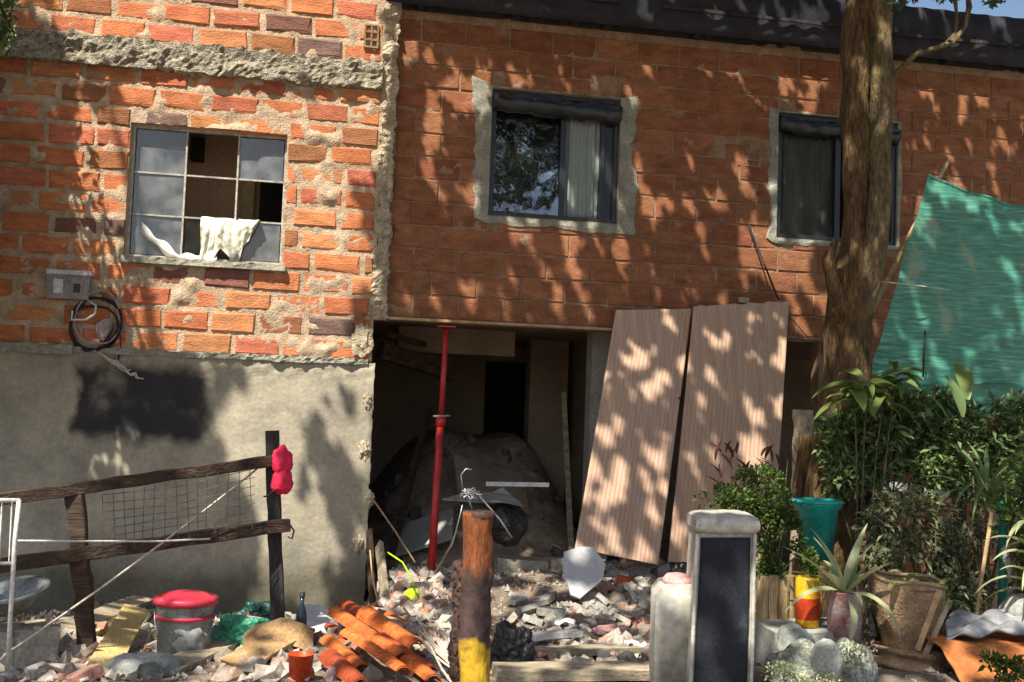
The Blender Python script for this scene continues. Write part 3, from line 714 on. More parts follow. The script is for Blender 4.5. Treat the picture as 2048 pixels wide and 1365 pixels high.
MB().box((P(850, 930, .9).x, .9, flz(P(850, 930, .9).x, .9) + .12), (.6, .03, .5), Euler((-1.1, -.35, -.3)).to_matrix()).build('fallen_board', M['wall_grey'], house2)
MB().bar((P(1150, 900, .8).x, .8, flz(P(1150, 900, .8).x, .8)), (P(1130, 830, 1.4).x, 1.5, 1.9), .05, .05).build('fallen_batten', M['wood_grey'], house2)
MB().bar((P(790, 900, .7).x, .7, .35), (P(860, 800, 1.6).x, 1.6, 1.7), .04, .09).build('fallen_batten', M['wood_dark'], house2)
# debris chunks inside (left part of room)
ck = []
for k in range(10):
    import bmesh
    bm = bmesh.new(); bmesh.ops.create_icosphere(bm, subdivisions=1, radius=.5)
    for v in bm.verts: v.co *= U(.75, 1.2)
    # cut some planes for angular look
    for q in range(4):
        nn = Vector((U(-1, 1), U(-1, 1), U(-1, 1))).normalized()
        for v in bm.verts:
            dd = v.co.dot(nn) - .33
            if dd > 0: v.co -= nn * dd
    bmesh.ops.remove_doubles(bm, verts=bm.verts, dist=.16)
    me = bpy.data.meshes.new('chunk'); bm.to_mesh(me); bm.free(); me.materials.append(M['chunk']); ck.append(me)
slabs = []
for k in range(6):
    n_ = random.choice((5, 6, 7)); poly = []
    for i in range(n_):
        a = 2 * math.pi * (i + U(-.3, .3)) / n_; r = U(.36, .56); poly.append((r * math.cos(a), r * math.sin(a), -.5))
    mb = MB().prism(poly, (0, 0, 1)); me = bpy.data.meshes.new('slab'); me.from_pydata([tuple(v) for v in mb.v], [], mb.f); me.update(); me.materials.append(M['chunk']); slabs.append(me)
for (px, py, y, s_) in ((790, 905, .9, .3), (815, 880, 1.2, .35), (775, 950, .6, .28), (835, 930, 1.3, .25), (765, 850, .9, .35), (1120, 990, .8, .22), (1085, 900, 1.5, .3), (800, 800, 1.6, .4)) + tuple((U(775, 1150), 900, U(.15, 2.2), U(.06, .2)) for _ in range(46)):
    q_ = P(px, py, y); q_.z = flz(q_.x, y) + s_ * .15; o = mkobj('fallen_masonry', random.choice(ck), house2, q_ - rootloc(house2)); o.scale = (s_, s_, s_ * .6); o.rotation_euler = (U(0, 6), U(0, 6), U(0, 6)); o.color = (*vary((.17, .14, .11), .3), 1)

# ================================================================== things on the walls
c = P(140, 573, YL - .02)
mb_ = thing('electric_meter', 'small grey meter box with pale top on the brick wall, left of the window', 'meter box', (c.x, YL, c.z - .12))
MB().box((c.x, YL - .05, c.z - .01), (.31, .10, .19)).build('case', M['box_grey'], mb_)
MB().box((c.x + .005, YL - .055, c.z + .1), (.33, .12, .035)).build('lid', M['white'], mb_)
MB().box((c.x - .07, YL - .104, c.z - .01), (.07, .012, .11)).build('dial', M['white'], mb_)
MB().box((c.x + .07, YL - .104, c.z - .02), (.085, .012, .11)).build('dial', M['cable_grey'], mb_)
MB().box((c.x + .07, YL - .112, c.z - .02), (.05, .008, .07)).build('dial_glass', M['alu_black'], mb_)
def loop(c, rx, rz, ph, turns, y, wob, n_=40):
    pts = []
    for k in range(int(n_ * turns) + 1):
        a = ph + 6.283 * k / n_; q = 1 + wob * N3(k * .11 + c.x, ph)
        pts.append(Vector((c.x + rx * q * math.cos(a), y + .015 * math.sin(a * 2.3 + ph), c.z + rz * q * math.sin(a))))
    return pts
c = P(192, 648, YL - .05)
cc = thing('cable_coil', 'coiled black and pale cables hanging on the brick below the meter box', 'cable', (c.x, YL, c.z - .3))
MB().tube(loop(c, .19, .21, 1.0, 2.3, YL - .05, .18), .009, 6).build('cable', M['cable_black'], cc, True)
MB().tube(loop(P(190, 655, YL), .17, .18, 2.0, 1.6, YL - .07, .25), .010, 6).build('cable', M['cable_black'], cc, True)
MB().tube(loop(P(198, 640, YL), .16, .22, .4, 1.0, YL - .085, .2), .008, 6).build('cable', M['cable_grey'], cc, True)
MB().tube([P(172, 598, YL - .06), P(192, 612, YL - .09), P(190, 628, YL - .09), P(172, 640, YL - .09), P(143, 640, YL - .09), P(145, 622, YL - .09)], .009, 6).build('cable', M['white'], cc, True)
MB().tube([P(205, 690, YL - .07), P(238, 640, YL - .08), P(242, 700, YL - .06), P(232, 730, YL - .06)], .007, 6).build('cable', M['cable_black'], cc, True)
MB().blob(P(208, 660, YL - .05), (.06, .03, .09), .4, 2, 2).build('cable_tape', M['cable_grey'], cc)
for k in range(7):
    p0 = P(196 + k * 7, 706 + k * 5, YP - .02); q0 = []
    for i in range(7): q0.append(p0 + Vector((.03 * i + .02 * N3(i * .9, k), -.01 - .02 * R(), -.014 * i + .04 * N3(i * 1.1, k + 9))))
    MB().tube(q0, .006, 5).build('frayed_end', M['rope'], cc)

# cloths in the nine pane window
zr = mz_[0]
cA = P(402, 432, yw - .03); cB = P(520, 436, yw - .03); zb = P(460, 527, yw - .03).z
def cl(u, v):
    fold = .6 * abs(math.sin(u * 10 + .7 + .5 * v)) + .4 * abs(math.sin(u * 24 + 2 + v)) ; prof = [(0, 1.0), (.26, 1.0), (.36, .70), (.46, .86), (.56, 1.03), (.66, .97), (.76, .62), (.88, .50), (1.0, .10)]
    for (a0, l0), (a1, l1) in zip(prof[:-1], prof[1:]):
        if a0 <= u <= a1: ln = l0 + (l1 - l0) * (u - a0) / (a1 - a0)
    x = cA.x + (cB.x - cA.x) * (u + .05 * math.sin(u * 9 + v * 3) * v)
    z = zr + .018 - (zr + .02 - zb) * v * ln + .006 * N3(u * 6, 1)
    y = yw - .028 - .018 * math.sin(math.pi * min(1, v * 1.3)) - .040 * (.35 + .65 * fold) * min(1, v * 3.5) - .012 * N3(u * 12, v * 6)
    if v < .04: y = yw + .012
    return Vector((x, y, z))
tag(MB().grid(cl, 90, 30, (0, .008, 0)).build('white_cloth', M['cloth_white'], None, True, (cA.x, yw, zb)), 'cream white towel draped in folds over the lower bar of the nine pane window', 'towel')
def cl2(u, v):
    c = P(282 + 150 * u, 452 + 66 * min(1, u * 1.9) ** .8, yw - .03); r = .036 + .022 * N3(u * 5, 2) + .012 * math.sin(u * 23)
    a = (v - .5) * 3.4
    return Vector((c.x + .4 * r * math.cos(a), yw - .03 - .03 * math.cos(a) - .008 * N3(u * 9, v * 4), c.z + r * math.sin(a) + .01 * N3(u * 8, v * 5)))
tag(MB().grid(cl2, 40, 12, (0, .008, 0)).build('white_cloth', M['curtain'], None, True, (P(290, 515, yw).x, yw, wz0)), 'twisted white cloth strip lying diagonally in the lower left corner of the nine pane window', 'cloth')
c = P(468, 508, yw - .1); tag(MB().lathe((c.x, yw - .11, wz0 - .01), [(.0, 0), (.028, 0), (.034, .06), (.036, .10), (.03, .102), (.0, .095)], 14).build('small_cup', M['box_grey'], None, True, (c.x, yw - .11, wz0)), 'small dull grey cup on the sill beneath the hanging towel', 'cup')

# red steel shore
a = P(893, 652, -.12); b = P(860, 1186, -.40)
sh = thing('steel_prop', 'red adjustable steel shore propping the lintel of the broken opening', 'steel prop', b)
mid = a.lerp(b, .36)
MB().tube([b, mid], .032, 14).build('outer_tube', M['red_steel'], sh, True)
MB().tube([mid + (b - a) * .0, a - Vector((0, 0, .015))], .023, 12).build('inner_tube', M['red_steel'], sh, True)
MB().tube([mid - (a - b).normalized() * .06, mid + (a - b).normalized() * .03], .042, 12).build('collar', M['red_steel'], sh, True)
MB().tube([mid + Vector((-.07, -.05, .02)), mid + Vector((.07, -.05, .03))], .008, 6).build('pin', M['wire'], sh)
MB().box(a - Vector((0, 0, .01)), (.14, .14, .012)).build('head_plate', M['red_steel'], sh)
MB().box(b - Vector((0, 0, -.005)), (.16, .16, .012)).build('base_plate', M['red_steel'], sh)

# leaning ribbed panels
def panel(tl, tr, br, bl, yt, yb, ribs, label, ragged=.0, brk=None):
    TL, TR, BR, BL = P(*tl, yt), P(*tr, yt), P(*br, yb), P(*bl, yb)
    n_ = (TR - TL).cross(BL - TL).normalized()
    if n_.y > 0: n_ = -n_
    nu = ribs * 4
    def fn(u, v):
        top = TL.lerp(TR, u); bot = BL.lerp(BR, u)
        top = top + (TL - BL).normalized() * (ragged * N3(u * 14, yt * 9))
        p = top.lerp(bot, v)
        k = (u * ribs) % 1
        return p + n_ * (.0035 * (1 - abs(2 * k - 1) ** 3) + .004 * N3(u * 9, v * 7, 3) + .014 * math.sin(v * 3.1) + .006 * N3(u * 3, v * 3, ribs))
    th = thing('leaning_panel', label, 'panel', (BL + BR) / 2, 'ribbed tan panels leaning over the opening')
    MB().grid(fn, nu, 24, tuple(-n_ * .016)).build('board', M['panel'], th)
    return th, fn
p1, f1 = panel((1232, 621), (1383, 618), (1316, 1130), (1150, 1096), -.07, -.75, 19, 'narrower ribbed tan panel leaning to the left, beside the dark room')
p2, f2 = panel((1388, 613), (1578, 603), (1543, 1128), (1336, 1124), -.16, -.60, 24, 'wider ribbed tan panel on the right, standing behind the potted shrub', .012)
MB().tube([P(1359, 797, -.38), P(1359, 797, -.45)], .012, 8).build('bolt', M['cable_black'], p1)
tag(MB().box(P(1487, 601, -.07), (.085, .05, .05), jit=.004).build('bracket', M['mortar_pale'], None, origin=P(1487, 605, -.07)), 'small pale broken block stuck on the wall just above the wider panel', 'block')
MB().tube([P(1510, 500, -.08), P(1560, 600, -.2)], .0, 5)

# ================================================================== visible tree
yt = -1.9
tb = G(1672, 1190); 
tree = thing('tree', 'tall brown barked tree with twin stems rising in front of the right window', 'tree', P(1668, 1215, yt))
tz = ground(tree.location.x, yt)
tree.location = Vector((P(1668, 1215, yt).x, yt, tz))
def pth(lst, y): return [P(px, py, y + dy) for (px, py, dy) in lst]
trunk = pth([(1655, 1225, 0), (1655, 1080, 0), (1662, 960, 0), (1675, 850, 0), (1690, 740, 0), (1700, 640, 0), (1706, 560, 0), (1712, 480, 0), (1714, 400, 0), (1712, 300, 0), (1712, 200, 0), (1716, 100, 0), (1722, 0, 0), (1728, -110, 0), (1730, -260, .05), (1720, -420, .1), (1700, -620, .1), (1660, -900, 0)], yt)
def dens(pts, rs, k=3):
    P2, R2 = [], []
    for i in range(len(pts) - 1):
        for j in range(k): P2.append(pts[i].lerp(pts[i + 1], j / k)); R2.append(rs[i] + (rs[i + 1] - rs[i]) * j / k)
    return P2 + [pts[-1]], R2 + [rs[-1]]
tp, tr_ = dens(trunk, [.21, .19, .17, .165, .165, .155, .14, .118, .11, .115, .112, .11, .11, .105, .10, .09, .07, .03])
MB().tube(tp, tr_, 26, rough=.045, rsc=9).build('trunk', M['bark'], tree, True)
st2 = pth([(1706, 700, -.02), (1722, 620, -.05), (1738, 540, -.08), (1752, 470, -.10), (1758, 380, -.10), (1760, 280, -.10), (1762, 180, -.10), (1762, 80, -.10), (1756, -20, -.10), (1752, -150, -.12), (1765, -300, -.2), (1800, -500, -.3), (1850, -760, -.4)], yt)
tp, tr_ = dens(st2, [.06, .085, .092, .092, .088, .085, .085, .085, .083, .08, .07, .06, .02])
MB().tube(tp, tr_, 20, rough=.03, rsc=9).build('second_stem', M['bark_pale'], tree, True)
st = pth([(1690, 640, -.05), (1668, 570, -.09), (1655, 520, -.1), (1672, 480, -.14)], yt); MB().tube(*dens(st, [.085, .06, .045, .02]), 12, rough=.02).build('limb', M['bark'], tree, True)
br = pth([(1762, 190, -.1), (1790, 150, -.14), (1830, 110, -.2), (1870, 97, -.25), (1905, 85, -.28), (1930, 55, -.3), (1938, 15, -.3), (1930, -60, -.3), (1950, -200, -.4)], yt)
MB().tube(*dens(br, [.028, .02, .019, .018, .022, .018, .018, .016, .01]), 10, rough=.012, rsc=20).build('branch', M['bark_pale'], tree, True)
br = pth([(1890, 92, -.26), (1912, 66, -.25), (1914, 30, -.25), (1905, -40, -.25), (1880, -150, -.2)], yt)
MB().tube(*dens(br, [.016, .014, .013, .012, .008]), 8, rough=.01, rsc=20).build('branch', M['bark_pale'], tree, True)
br = pth([(1612, 870, -.0), (1600, 960, 0), (1592, 1060, -.05)], yt + .35); MB().tube(*dens(br, [.05, .055, .06]), 10, rough=.02).build('root', M['bark'], tree, True)
# overhead limbs of this tree, above the picture
limb_ends = []
for k in range(9):
    s0 = trunk[-4 + (k % 3)]; e = s0 + Vector((U(-3.4, 2.0), U(-1.6, 1.0), U(.2, 1.6))); limb_ends.append(e)
    m1 = s0.lerp(e, .5) + Vector((U(-.2, .2), U(-.2, .2), .3))
    MB().tube(*dens([s0, m1, e], [.06, .04, .012]), 7, rough=.01).build('limb', M['bark'], tree, True)
# second tree, its trunk off to the left of the camera
t2l = Vector((-4.6, -4.6, ground(-4.6, -4.6)))
tree2 = thing('tree', 'leafy tree beyond the left edge of the frame whose crown dapples the left house', 'tree', t2l)
tk = [t2l, t2l + Vector((.1, .1, 2)), t2l + Vector((.0, .2, 4.5)), t2l + Vector((.3, .3, 6.5)), t2l + Vector((.5, .4, 8.5))]
MB().tube(*dens(tk, [.22, .18, .15, .1, .04], 6), 14, rough=.03).build('trunk', M['bark'], tree2, True)
for k in range(9):
    s0 = tk[2 + k % 3]; e = s0 + Vector((U(-1.8, .3), U(-1.5, 1.0), U(.6, 1.8)))
    MB().tube(*dens([s0, s0.lerp(e, .5) + Vector((0, 0, .3)), e], [.06, .04, .012]), 7, rough=.01).build('limb', M['bark'], tree2, True)

# ---- crowns: leaves set along sun rays to shape the shade; gaps let flecks through
def wallpt(p):          # where the sun ray through p meets the wall plane
    t_ = (0 - p.y) / SUN.y
    q = p + SUN * t_
    return q.x, q.z
spots = []   # (X, Z, rx, rz, value)
def spot(px, py, rx, ry, Y, val, s=None):
    p = P(px, py, Y); X, Z = wallpt(p); k = (p - CAM).dot(CF) / F
    spots.append((X, Z, rx * k, ry * k, val))
# shade (1) and sun (0) masses on the left house
spot(30, 330, 105, 330, YL, 1); spot(60, 560, 110, 110, YL, 1); spot(110, 500, 40, 80, YL, .8); spot(20, 60, 22, 60, YL, 1)
spot(60, 640, 170, 60, YL, 1)
spot(210, 180, 45, 45, YL, .45); spot(100, 260, 45, 50, YL, .7)
spot(170, 830, 290, 130, YP, 1); spot(150, 1050, 370, 190, YP, 1); spot(430, 1130, 85, 130, YP, 1)
spot(430, 970, 60, 80, YP, .55); spot(180, 720, 190, 30, YP, 1)
spot(560, 900, 130, 170, YP, 0); spot(560, 1050, 45, 150, YP, 0); spot(650, 840, 60, 90, YP, .35)
spot(660, 1010, 60, 130, YP, .85); spot(610, 900, 30, 60, YP, .6); spot(680, 1160, 60, 90, YP, 1); spot(620, 1060, 30, 130, YP, .15); spot(650, 1130, 30, 80, YP, .3)
spot(270, 700, 40, 25, YL, .6); spot(720, 640, 35, 60, YL, .7); spot(300, 690, 90, 20, YL, .3)
spot(230, 930, 215, 90, YP, 1); spot(100, 900, 140, 160, YP, 1); spot(752, 250, 26, 330, YL, .05)
# sun patches on the right house
for a in ((880, 260, 50, 70, .15), (860, 400, 28, 60, .2), (820, 130, 35, 70, .35), (905, 100, 60, 40, .4), (1010, 90, 45, 60, .3), (1020, 140, 50, 60, .25), (940, 200, 45, 70, .25),
          (1330, 440, 80, 50, .25), (1270, 480, 40, 50, .2), (1420, 460, 60, 90, .35), (1350, 530, 70, 50, .4), (1490, 400, 60, 80, .25), (1540, 500, 50, 90, .1), (1590, 560, 60, 90, .12), (1500, 460, 40, 60, .2),
          (1600, 160, 50, 90, .15), (1500, 240, 28, 40, .2), (1610, 640, 40, 70, .15), (1330, 100, 35, 60, .25), (1440, 140, 30, 60, .5), (1820, 480, 30, 120, .15), (1850, 300, 40, 50, .4), (1930, 330, 40, 60, .4), (1930, 180, 50, 70, .45), (2020, 220, 35, 90, .3),
          (1270, 390, 30, 60, .3), (960, 420, 30, 60, .3), (800, 500, 60, 120, .95), (1120, 610, 130, 40, .7), (1090, 540, 250, 60, .93), (1270, 600, 60, 60, .5), (1180, 500, 120, 60, .8)):
    spot(a[0], a[1], a[2] * 1.1, a[3] * 1.2, YR, min(1, a[4] + .12))
for a in ((1252, 655, 26, 40, .1), (1280, 745, 18, 36, .05), (1345, 690, 24, 60, .05), (1290, 770, 18, 30, .1), (1215, 900, 26, 60, .2), (1240, 860, 22, 40, .3), (1245, 1040, 26, 80, .1), (1180, 1080, 30, 35, .1), (1310, 1000, 24, 90, .1), (1325, 920, 20, 60, .15)):
    spot(a[0], a[1], a[2], a[3], -.4, a[4])
for a in ((1410, 810, 28, 30, .1), (1550, 710, 24, 34, .2), (1400, 960, 34, 50, .1), (1500, 930, 36, 50, .1), (1450, 620, 24, 30, .4), (1540, 840, 26, 50, .4)):
    spot(a[0], a[1], a[2], a[3], -.35, a[4])
# green netting, tree, plants and ground
for a in ((1950, 560, 150, 210, -1.7, .82), (1830, 720, 90, 40, -1.7, .6), (1830, 420, 30, 60, -1.7, .5), (1780, 860, 130, 60, -2.2, .7), (1960, 900, 90, 70, -2.3, .7), (1740, 790, 80, 30, -2.45, .1),
          (1762, 130, 24, 60, -2.0, .1), (1756, 210, 22, 40, -2.0, .3), (1700, 300, 30, 160, -2.0, .85), (1700, 700, 60, 200, -2.0, .7)):
    spot(*a)
GROUNDSPOTS = [(230, 1280, 150, 60, 0), (370, 1200, 80, 60, .05), (480, 1260, 90, 50, .3), (100, 1330, 90, 40, .5), (700, 1300, 190, 70, .05), (620, 1240, 60, 40, .2), (820, 1200, 90, 60, .2),
               (1060, 1180, 90, 60, .25), (1170, 1140, 60, 60, .0), (1290, 1200, 100, 90, .6), (1150, 1310, 220, 45, .1), (1060, 1270, 60, 50, .2), (1400, 1060, 160, 60, .2), (1350, 1250, 70, 110, .35), (1460, 1100, 70, 60, .3), (1480, 1250, 60, 110, .8)]
for (px, py, rx, ry, v) in GROUNDSPOTS:
    p = G(px, py); spot(px, py, rx, ry, p.y, v)
for a in ((1640, 1060, 60, 50, -2.2, .2), (1560, 1180, 90, 60, -2.6, .15), (1660, 1120, 80, 80, -2.7, .1), (1680, 1310, 170, 60, -3.2, .2), (1820, 1210, 110, 100, -3.0, .35), (1700, 780, 110, 60, -2.4, .15), (1980, 1320, 90, 60, -3.4, .15), (1850, 950, 160, 110, -2.0, .75), (1960, 1060, 110, 80, -2.6, .7), (1450, 1010, 90, 50, -2.6, .15), (2010, 1240, 60, 30, -3.2, .2)):
    spot(*a)
def shade(X, Z):
    if X < XJ + .11: b = .04
    else: b = .95
    if Z < .2: b = .45 + (b - .45) * sst(-.6, .2, Z)
    for (cx_, cz_, rx, rz, v) in spots:
        d = math.hypot((X - cx_) / rx, (Z - cz_) / rz)
        if d < 1.25:
            k = 1 - sst(.6, 1.25, d); b = b * (1 - k) + v * k
    n_ = .5 + .75 * N3(X * 3.2 + Z * 1.1, Z * 2.0, 3) + .55 * N3(X * 9 + Z * 2.5, Z * 4.5, 7)
    if (X > XJ + .1 and Z > -.2) or X > 3.1:
        f1 = N3(X * 7 + Z * 2.4, Z * 2.4, 11) + .5 * N3(X * 15 + Z * 4, Z * 5, 13) + .35 * N3(X * 1.1, Z * 1.1, 17)
        return f1 < -.27 + .575 * max(0, min(1, b))
    return b * 1.15 - .07 > n_ if b < .93 else (b * 1.28 - .1 > n_)
def leafquad(mb, c, L, wd_, d, nrm):
    d = d.normalized(); s_ = d.cross(nrm).normalized(); q = len(mb.v)
    up = s_.cross(d) * (wd_ * .25)
    mb.v += [c - d * L / 2, c + s_ * wd_ / 2 + up, c + d * L / 2, c - s_ * wd_ / 2 + up]
    mb.f += [(q, q + 1, q + 2), (q, q + 2, q + 3)]
crown1, crown2 = MB(), MB()
X0_, X1_, Z0_, Z1_ = -5.2, 9.5, -8.2, 6.4
step = .058; X = X0_
rnd_dir = lambda: Vector((U(-1, 1), U(-1, 1), U(-1, 1))).normalized()
HX = SUN.cross(Vector((0, 0, 1))).normalized(); HY = HX.cross(SUN)
nl = 0
while X < X1_:
    Z = Z0_
    while Z < Z1_:
        if shade(X, Z):
            kk = 6 if Z > -1.5 else 4
            for _ in range(kk):
                w0 = Vector((X + U(0, step), 0, Z + U(0, step)))
                # start where the crown is above head height, clear of the roof
                zt = 5.7 + 2.6 * (.5 + .5 * N3(X * .8, Z * .8, 2)) + U(-.5, .5)
                t_ = max((zt - w0.z) / SUN.z, 1.45 / -SUN.y + U(0, .6)); p = w0 + SUN * t_
                ok = False
                for _t in range(12):
                    pr = proj(p)
                    if pr is None or pr[1] < -25 or pr[0] < -40 or pr[0] > 2090: ok = True; break
                    p = p + SUN * .35
                if not ok: continue
                sz = U(.05, .085)
                leafquad(crown2 if p.x < -.4 + .5 * N3(p.y, p.z) else crown1, p, sz * 1.35, sz * .8, rnd_dir(), (SUN + rnd_dir() * .7).normalized()); nl += 1
        Z += step
    X += step
print('crown leaves', nl)
# leaves in view in the top right corner and top left corner
for k in range(900):
    px, py = U(1780, 2110), U(-60, 26); y = U(-2.4, -1.3)
    if N3(px * .012, py * .03, 4) + .25 * N3(px * .05, py * .08) < -.02 + .35 * (1 if py > 6 else 0) * sst(0, 26, py): continue
    p = P(px, py + 10 * N3(px * .03, 1), y); leafquad(crown1, p, U(.05, .09), U(.025, .04), Vector((U(-1, 1), U(-1, 1), U(-1.4, .2))), rnd_dir())
for k in range(170):
    px, py = U(-60, 40), U(-30, 75); p = P(px - abs(py - 20) * .3, py, U(-1.4, -.8)); leafquad(crown2, p, U(.07, .12), U(.03, .045), Vector((U(-1, 1), U(-1, 1), U(-1.4, 0))), rnd_dir())
hangf = MB()
for k in range(2600):
    px, py = U(-120, 58), U(-20, 620)
    if py > 110 and px > -22: continue
    if px > 28 + 26 * N3(py * .012, 3) + 10 * N3(py * .05, 1): continue
    if N3(px * .03, py * .02, 6) < -.15: continue
    p = P(px, py, U(-1.1, -.5)); leafquad(hangf, p, U(.07, .13), U(.02, .035), Vector((U(-.7, .7), U(-.5, .5), -1)), rnd_dir())
for k in range(5200):  # unseen leaf mass added beside the wall to block sky light
    px, py = U(-620, -14), U(-200, 660); y = U(-1.9, -.4); p = P(px, py, y)
    if N3(p.x * 2, p.z * 2, p.y * 2) < -.2: continue
    leafquad(hangf, p, U(.12, .2), U(.05, .08), Vector((U(-.7, .7), U(-.5, .5), -1)), rnd_dir())
hb = hangf.build('added_shade_foliage', M['leaf_dark'], tree2); tag(hb, kind='stuff')
for k in range(5): MB().tube([P(-90 + 12 * k, -160, -.8), P(-100 + 14 * k, 100, -.8), P(-110 + 15 * k, 340, -.75), P(-100 + 14 * k, 560, -.8)], [.012, .01, .008, .004], 6).build('hanging_twig', M['stem'], tree2, True)  # out-of-view twigs carrying the added leaf mass
tag(crown1.build('crown', M['leaf_tree'], tree), kind='stuff'); tag(crown2.build('crown', M['leaf_tree'], tree2), kind='stuff')

# ================================================================== timber rail fence on the left
def Pg(px, Y):   # ground point under photo column px at depth Y
    lo = P(px, 1150, Y); return Vector((lo.x, Y, ground(lo.x, Y)))
fb = Pg(566, -2.15)
fence = thing('rail_fence', 'dark timber rail fence with two sloping rails in front of the plastered wall', 'fence', fb)
def rough_timber(pts, w_, h_, name, mt, parent, n_=16, amp=.008, **k):
    pts = [Vector(p) for p in pts]; b_ = MB(); vs = []; a, b = pts[0], pts[-1]; d = (b - a).normalized()
    up = Vector((0, 0, 1)) if abs(d.z) < .8 else Vector((0, -1, 0)); x = d.cross(up).normalized(); z = x.cross(d)
    for i in range(n_ + 1):
        c = a.lerp(b, i / n_) + x * amp * 1.5 * N3(i * .35, a.x, 1) + z * amp * 1.5 * N3(i * .35, a.z, 5)
        for (u_, v_) in ((-.5, -.42), (-.42, -.5), (.42, -.5), (.5, -.42), (.5, .42), (.42, .5), (-.42, .5), (-.5, .42)):
            vs.append(c + x * (u_ * w_ + amp * N3(i * .8, u_ * 3, a.x)) + z * (v_ * h_ + amp * N3(i * .8, v_ * 3 + 7, a.x)))
    fs = [(i * 8 + k_, i * 8 + (k_ + 1) % 8, (i + 1) * 8 + (k_ + 1) % 8, (i + 1) * 8 + k_) for i in range(n_) for k_ in range(8)]
    fs += [tuple(range(8))[::-1], tuple(n_ * 8 + q for q in range(8))]
    b_.v = vs; b_.f = fs; return b_.build(name, mt, parent, origin=k.get('origin'))
rough_timber([fb - Vector((0, 0, .05)), P(543, 862, -2.15)], .085, .10, 'post', M['wood_post'], fence, amp=.007)
p2b = Pg(190, -2.75); rough_timber([p2b - Vector((0, 0, .05)), P(150, 982, -2.75)], .09, .09, 'post', M['wood_dark'], fence, amp=.01)
rough_timber([P(-130, 1018, -3.1), P(545, 922, -2.23)], .04, .068, 'rail', M['wood_dark'], fence, 24, .005)
rough_timber([P(-130, 1150, -3.1), P(578, 1050, -2.23)], .04, .078, 'rail', M['wood_dark'], fence, 24, .005)
MB().tube([P(580, 1050, -2.26), P(588, 1062, -2.27), P(584, 1078, -2.27), P(576, 1074, -2.27)], .006, 6).build('hook', M['cable_black'], fence)
tag(MB().tube([P(-20, 1345, -3.6)] + [P(10 + 490 * k / 8, 1310 - 360 * k / 8 + 8 * math.sin(3.14 * k / 8), -3.55 + 1.3 * k / 8) for k in range(9)] + [P(540, 915, -2.2)], .006, 6).build('cord', M['rope'], None, True, P(10, 1310, -3.55)), 'thin pale cord stretched diagonally from the ground up to the fence post', 'cord')
tag(MB().tube([P(28, 1082, -3.3), P(180, 1083, -3.0), P(320, 1083, -2.8), P(420, 1078, -2.7)], .006, 6).build('wire', M['white'], None, True, P(28, 1082, -3.3)), 'straight white wire running level across the rail fence', 'wire')
# old wire netting hung on the fence
nb = MB()
for k in range(15):
    px = 205 + k * 21; nb.tube([P(px, 985 - k * 4.2 + 6, -2.85 + k * .03), P(px + 6 * math.sin(k), 1105 - k * 3.4, -2.85 + k * .03)], .0022, 4)
for k in range(7):
    nb.tube([P(205, 990 + k * 17, -2.85), P(350, 975 + k * 16 + 3 * math.sin(k), -2.65), P(510, 938 + k * 17, -2.42)], .0022, 4)
nb.build('wire_netting', M['rope_thin'], fence)
# pink cloth on the fence post
c = P(563, 945, -2.27); b_ = MB()
b_.blob(c + Vector((0, 0, .07)), (.062, .045, .085), .22, 1.6, 4, 1.0); 
hat = thing('pink_cloth', 'bright pink bunched cloth tied to the top of the dark fence post', 'cloth', c - Vector((0, 0, .13)))
[b_.v.__setitem__(i_, q_ + (q_ - c).normalized() * .012 * abs(N3(q_.x * 30, q_.y * 30, q_.z * 22))) for i_, q_ in enumerate(b_.v)]; b_.build('upper_fold', M['pink'], hat, True); b_ = MB(); b_.blob(c + Vector((.006, -.005, -.055)), (.066, .05, .082), .22, 1.6, 4, 6.0); b_.build('lower_fold', M['pink'], hat, True)
MB().tube([c + Vector((-.03, -.03, -.10)), c + Vector((-.07, -.03, -.14)), c + Vector((-.10, -.03, -.15))], .006, 6).build('strap', M['cable_black'], hat)
# white wire rack
yk = -3.55
rk = thing('metal_rack', 'white painted steel tube rack with thin upright bars at the left edge', 'rack', Pg(15, yk))
MB().tube([P(38, 1000, yk), P(30, 1080, yk), P(14, 1345, yk)], .011, 8).build('leg', M['white'], rk, True)
MB().tube([P(-160, 1000, yk), P(40, 1001, yk)], .010, 8).build('top_rail', M['white'], rk, True)
MB().tube([P(-160, 1128, yk), P(25, 1127, yk)], .008, 8).build('lower_rail', M['white'], rk, True)
for k in range(9): MB().tube([P(24 - k * 20, 1004, yk + .01), P(18 - k * 20, 1125, yk + .01)], .004, 5).build('bar', M['white'], rk)
MB().tube([P(-150, 1000, yk), P(-165, 1345, yk)], .011, 8).build('leg', M['white'], rk, True)
# pale basin
c = P(10, 1195, -3.0); bn = MB().lathe(c - Vector((0, 0, .05)), [(.0, 0), (.13, .0), (.2, .08), (.235, .085), (.235, .095), (.20, .093), (.125, .015), (.0, .012)], 30, .06, Euler((.15, -.1, 0)).to_matrix())
tag(bn.build('plastic_basin', M['bucket'], None, True, c - Vector((0, 0, .05))), 'shallow dull grey plastic basin lying behind the white rack', 'basin')
stb = MB(); 
for k in range(3): stb.box(Pg(20 + 40 * k, -2.95) + Vector((0, 0, .10)), (.13, .12, .22), jit=.02)
tag(stb.build('stone_heap', M['block'], None, origin=Pg(50, -2.95)), 'low pile of grey stones carrying the plastic basin', 'stones')

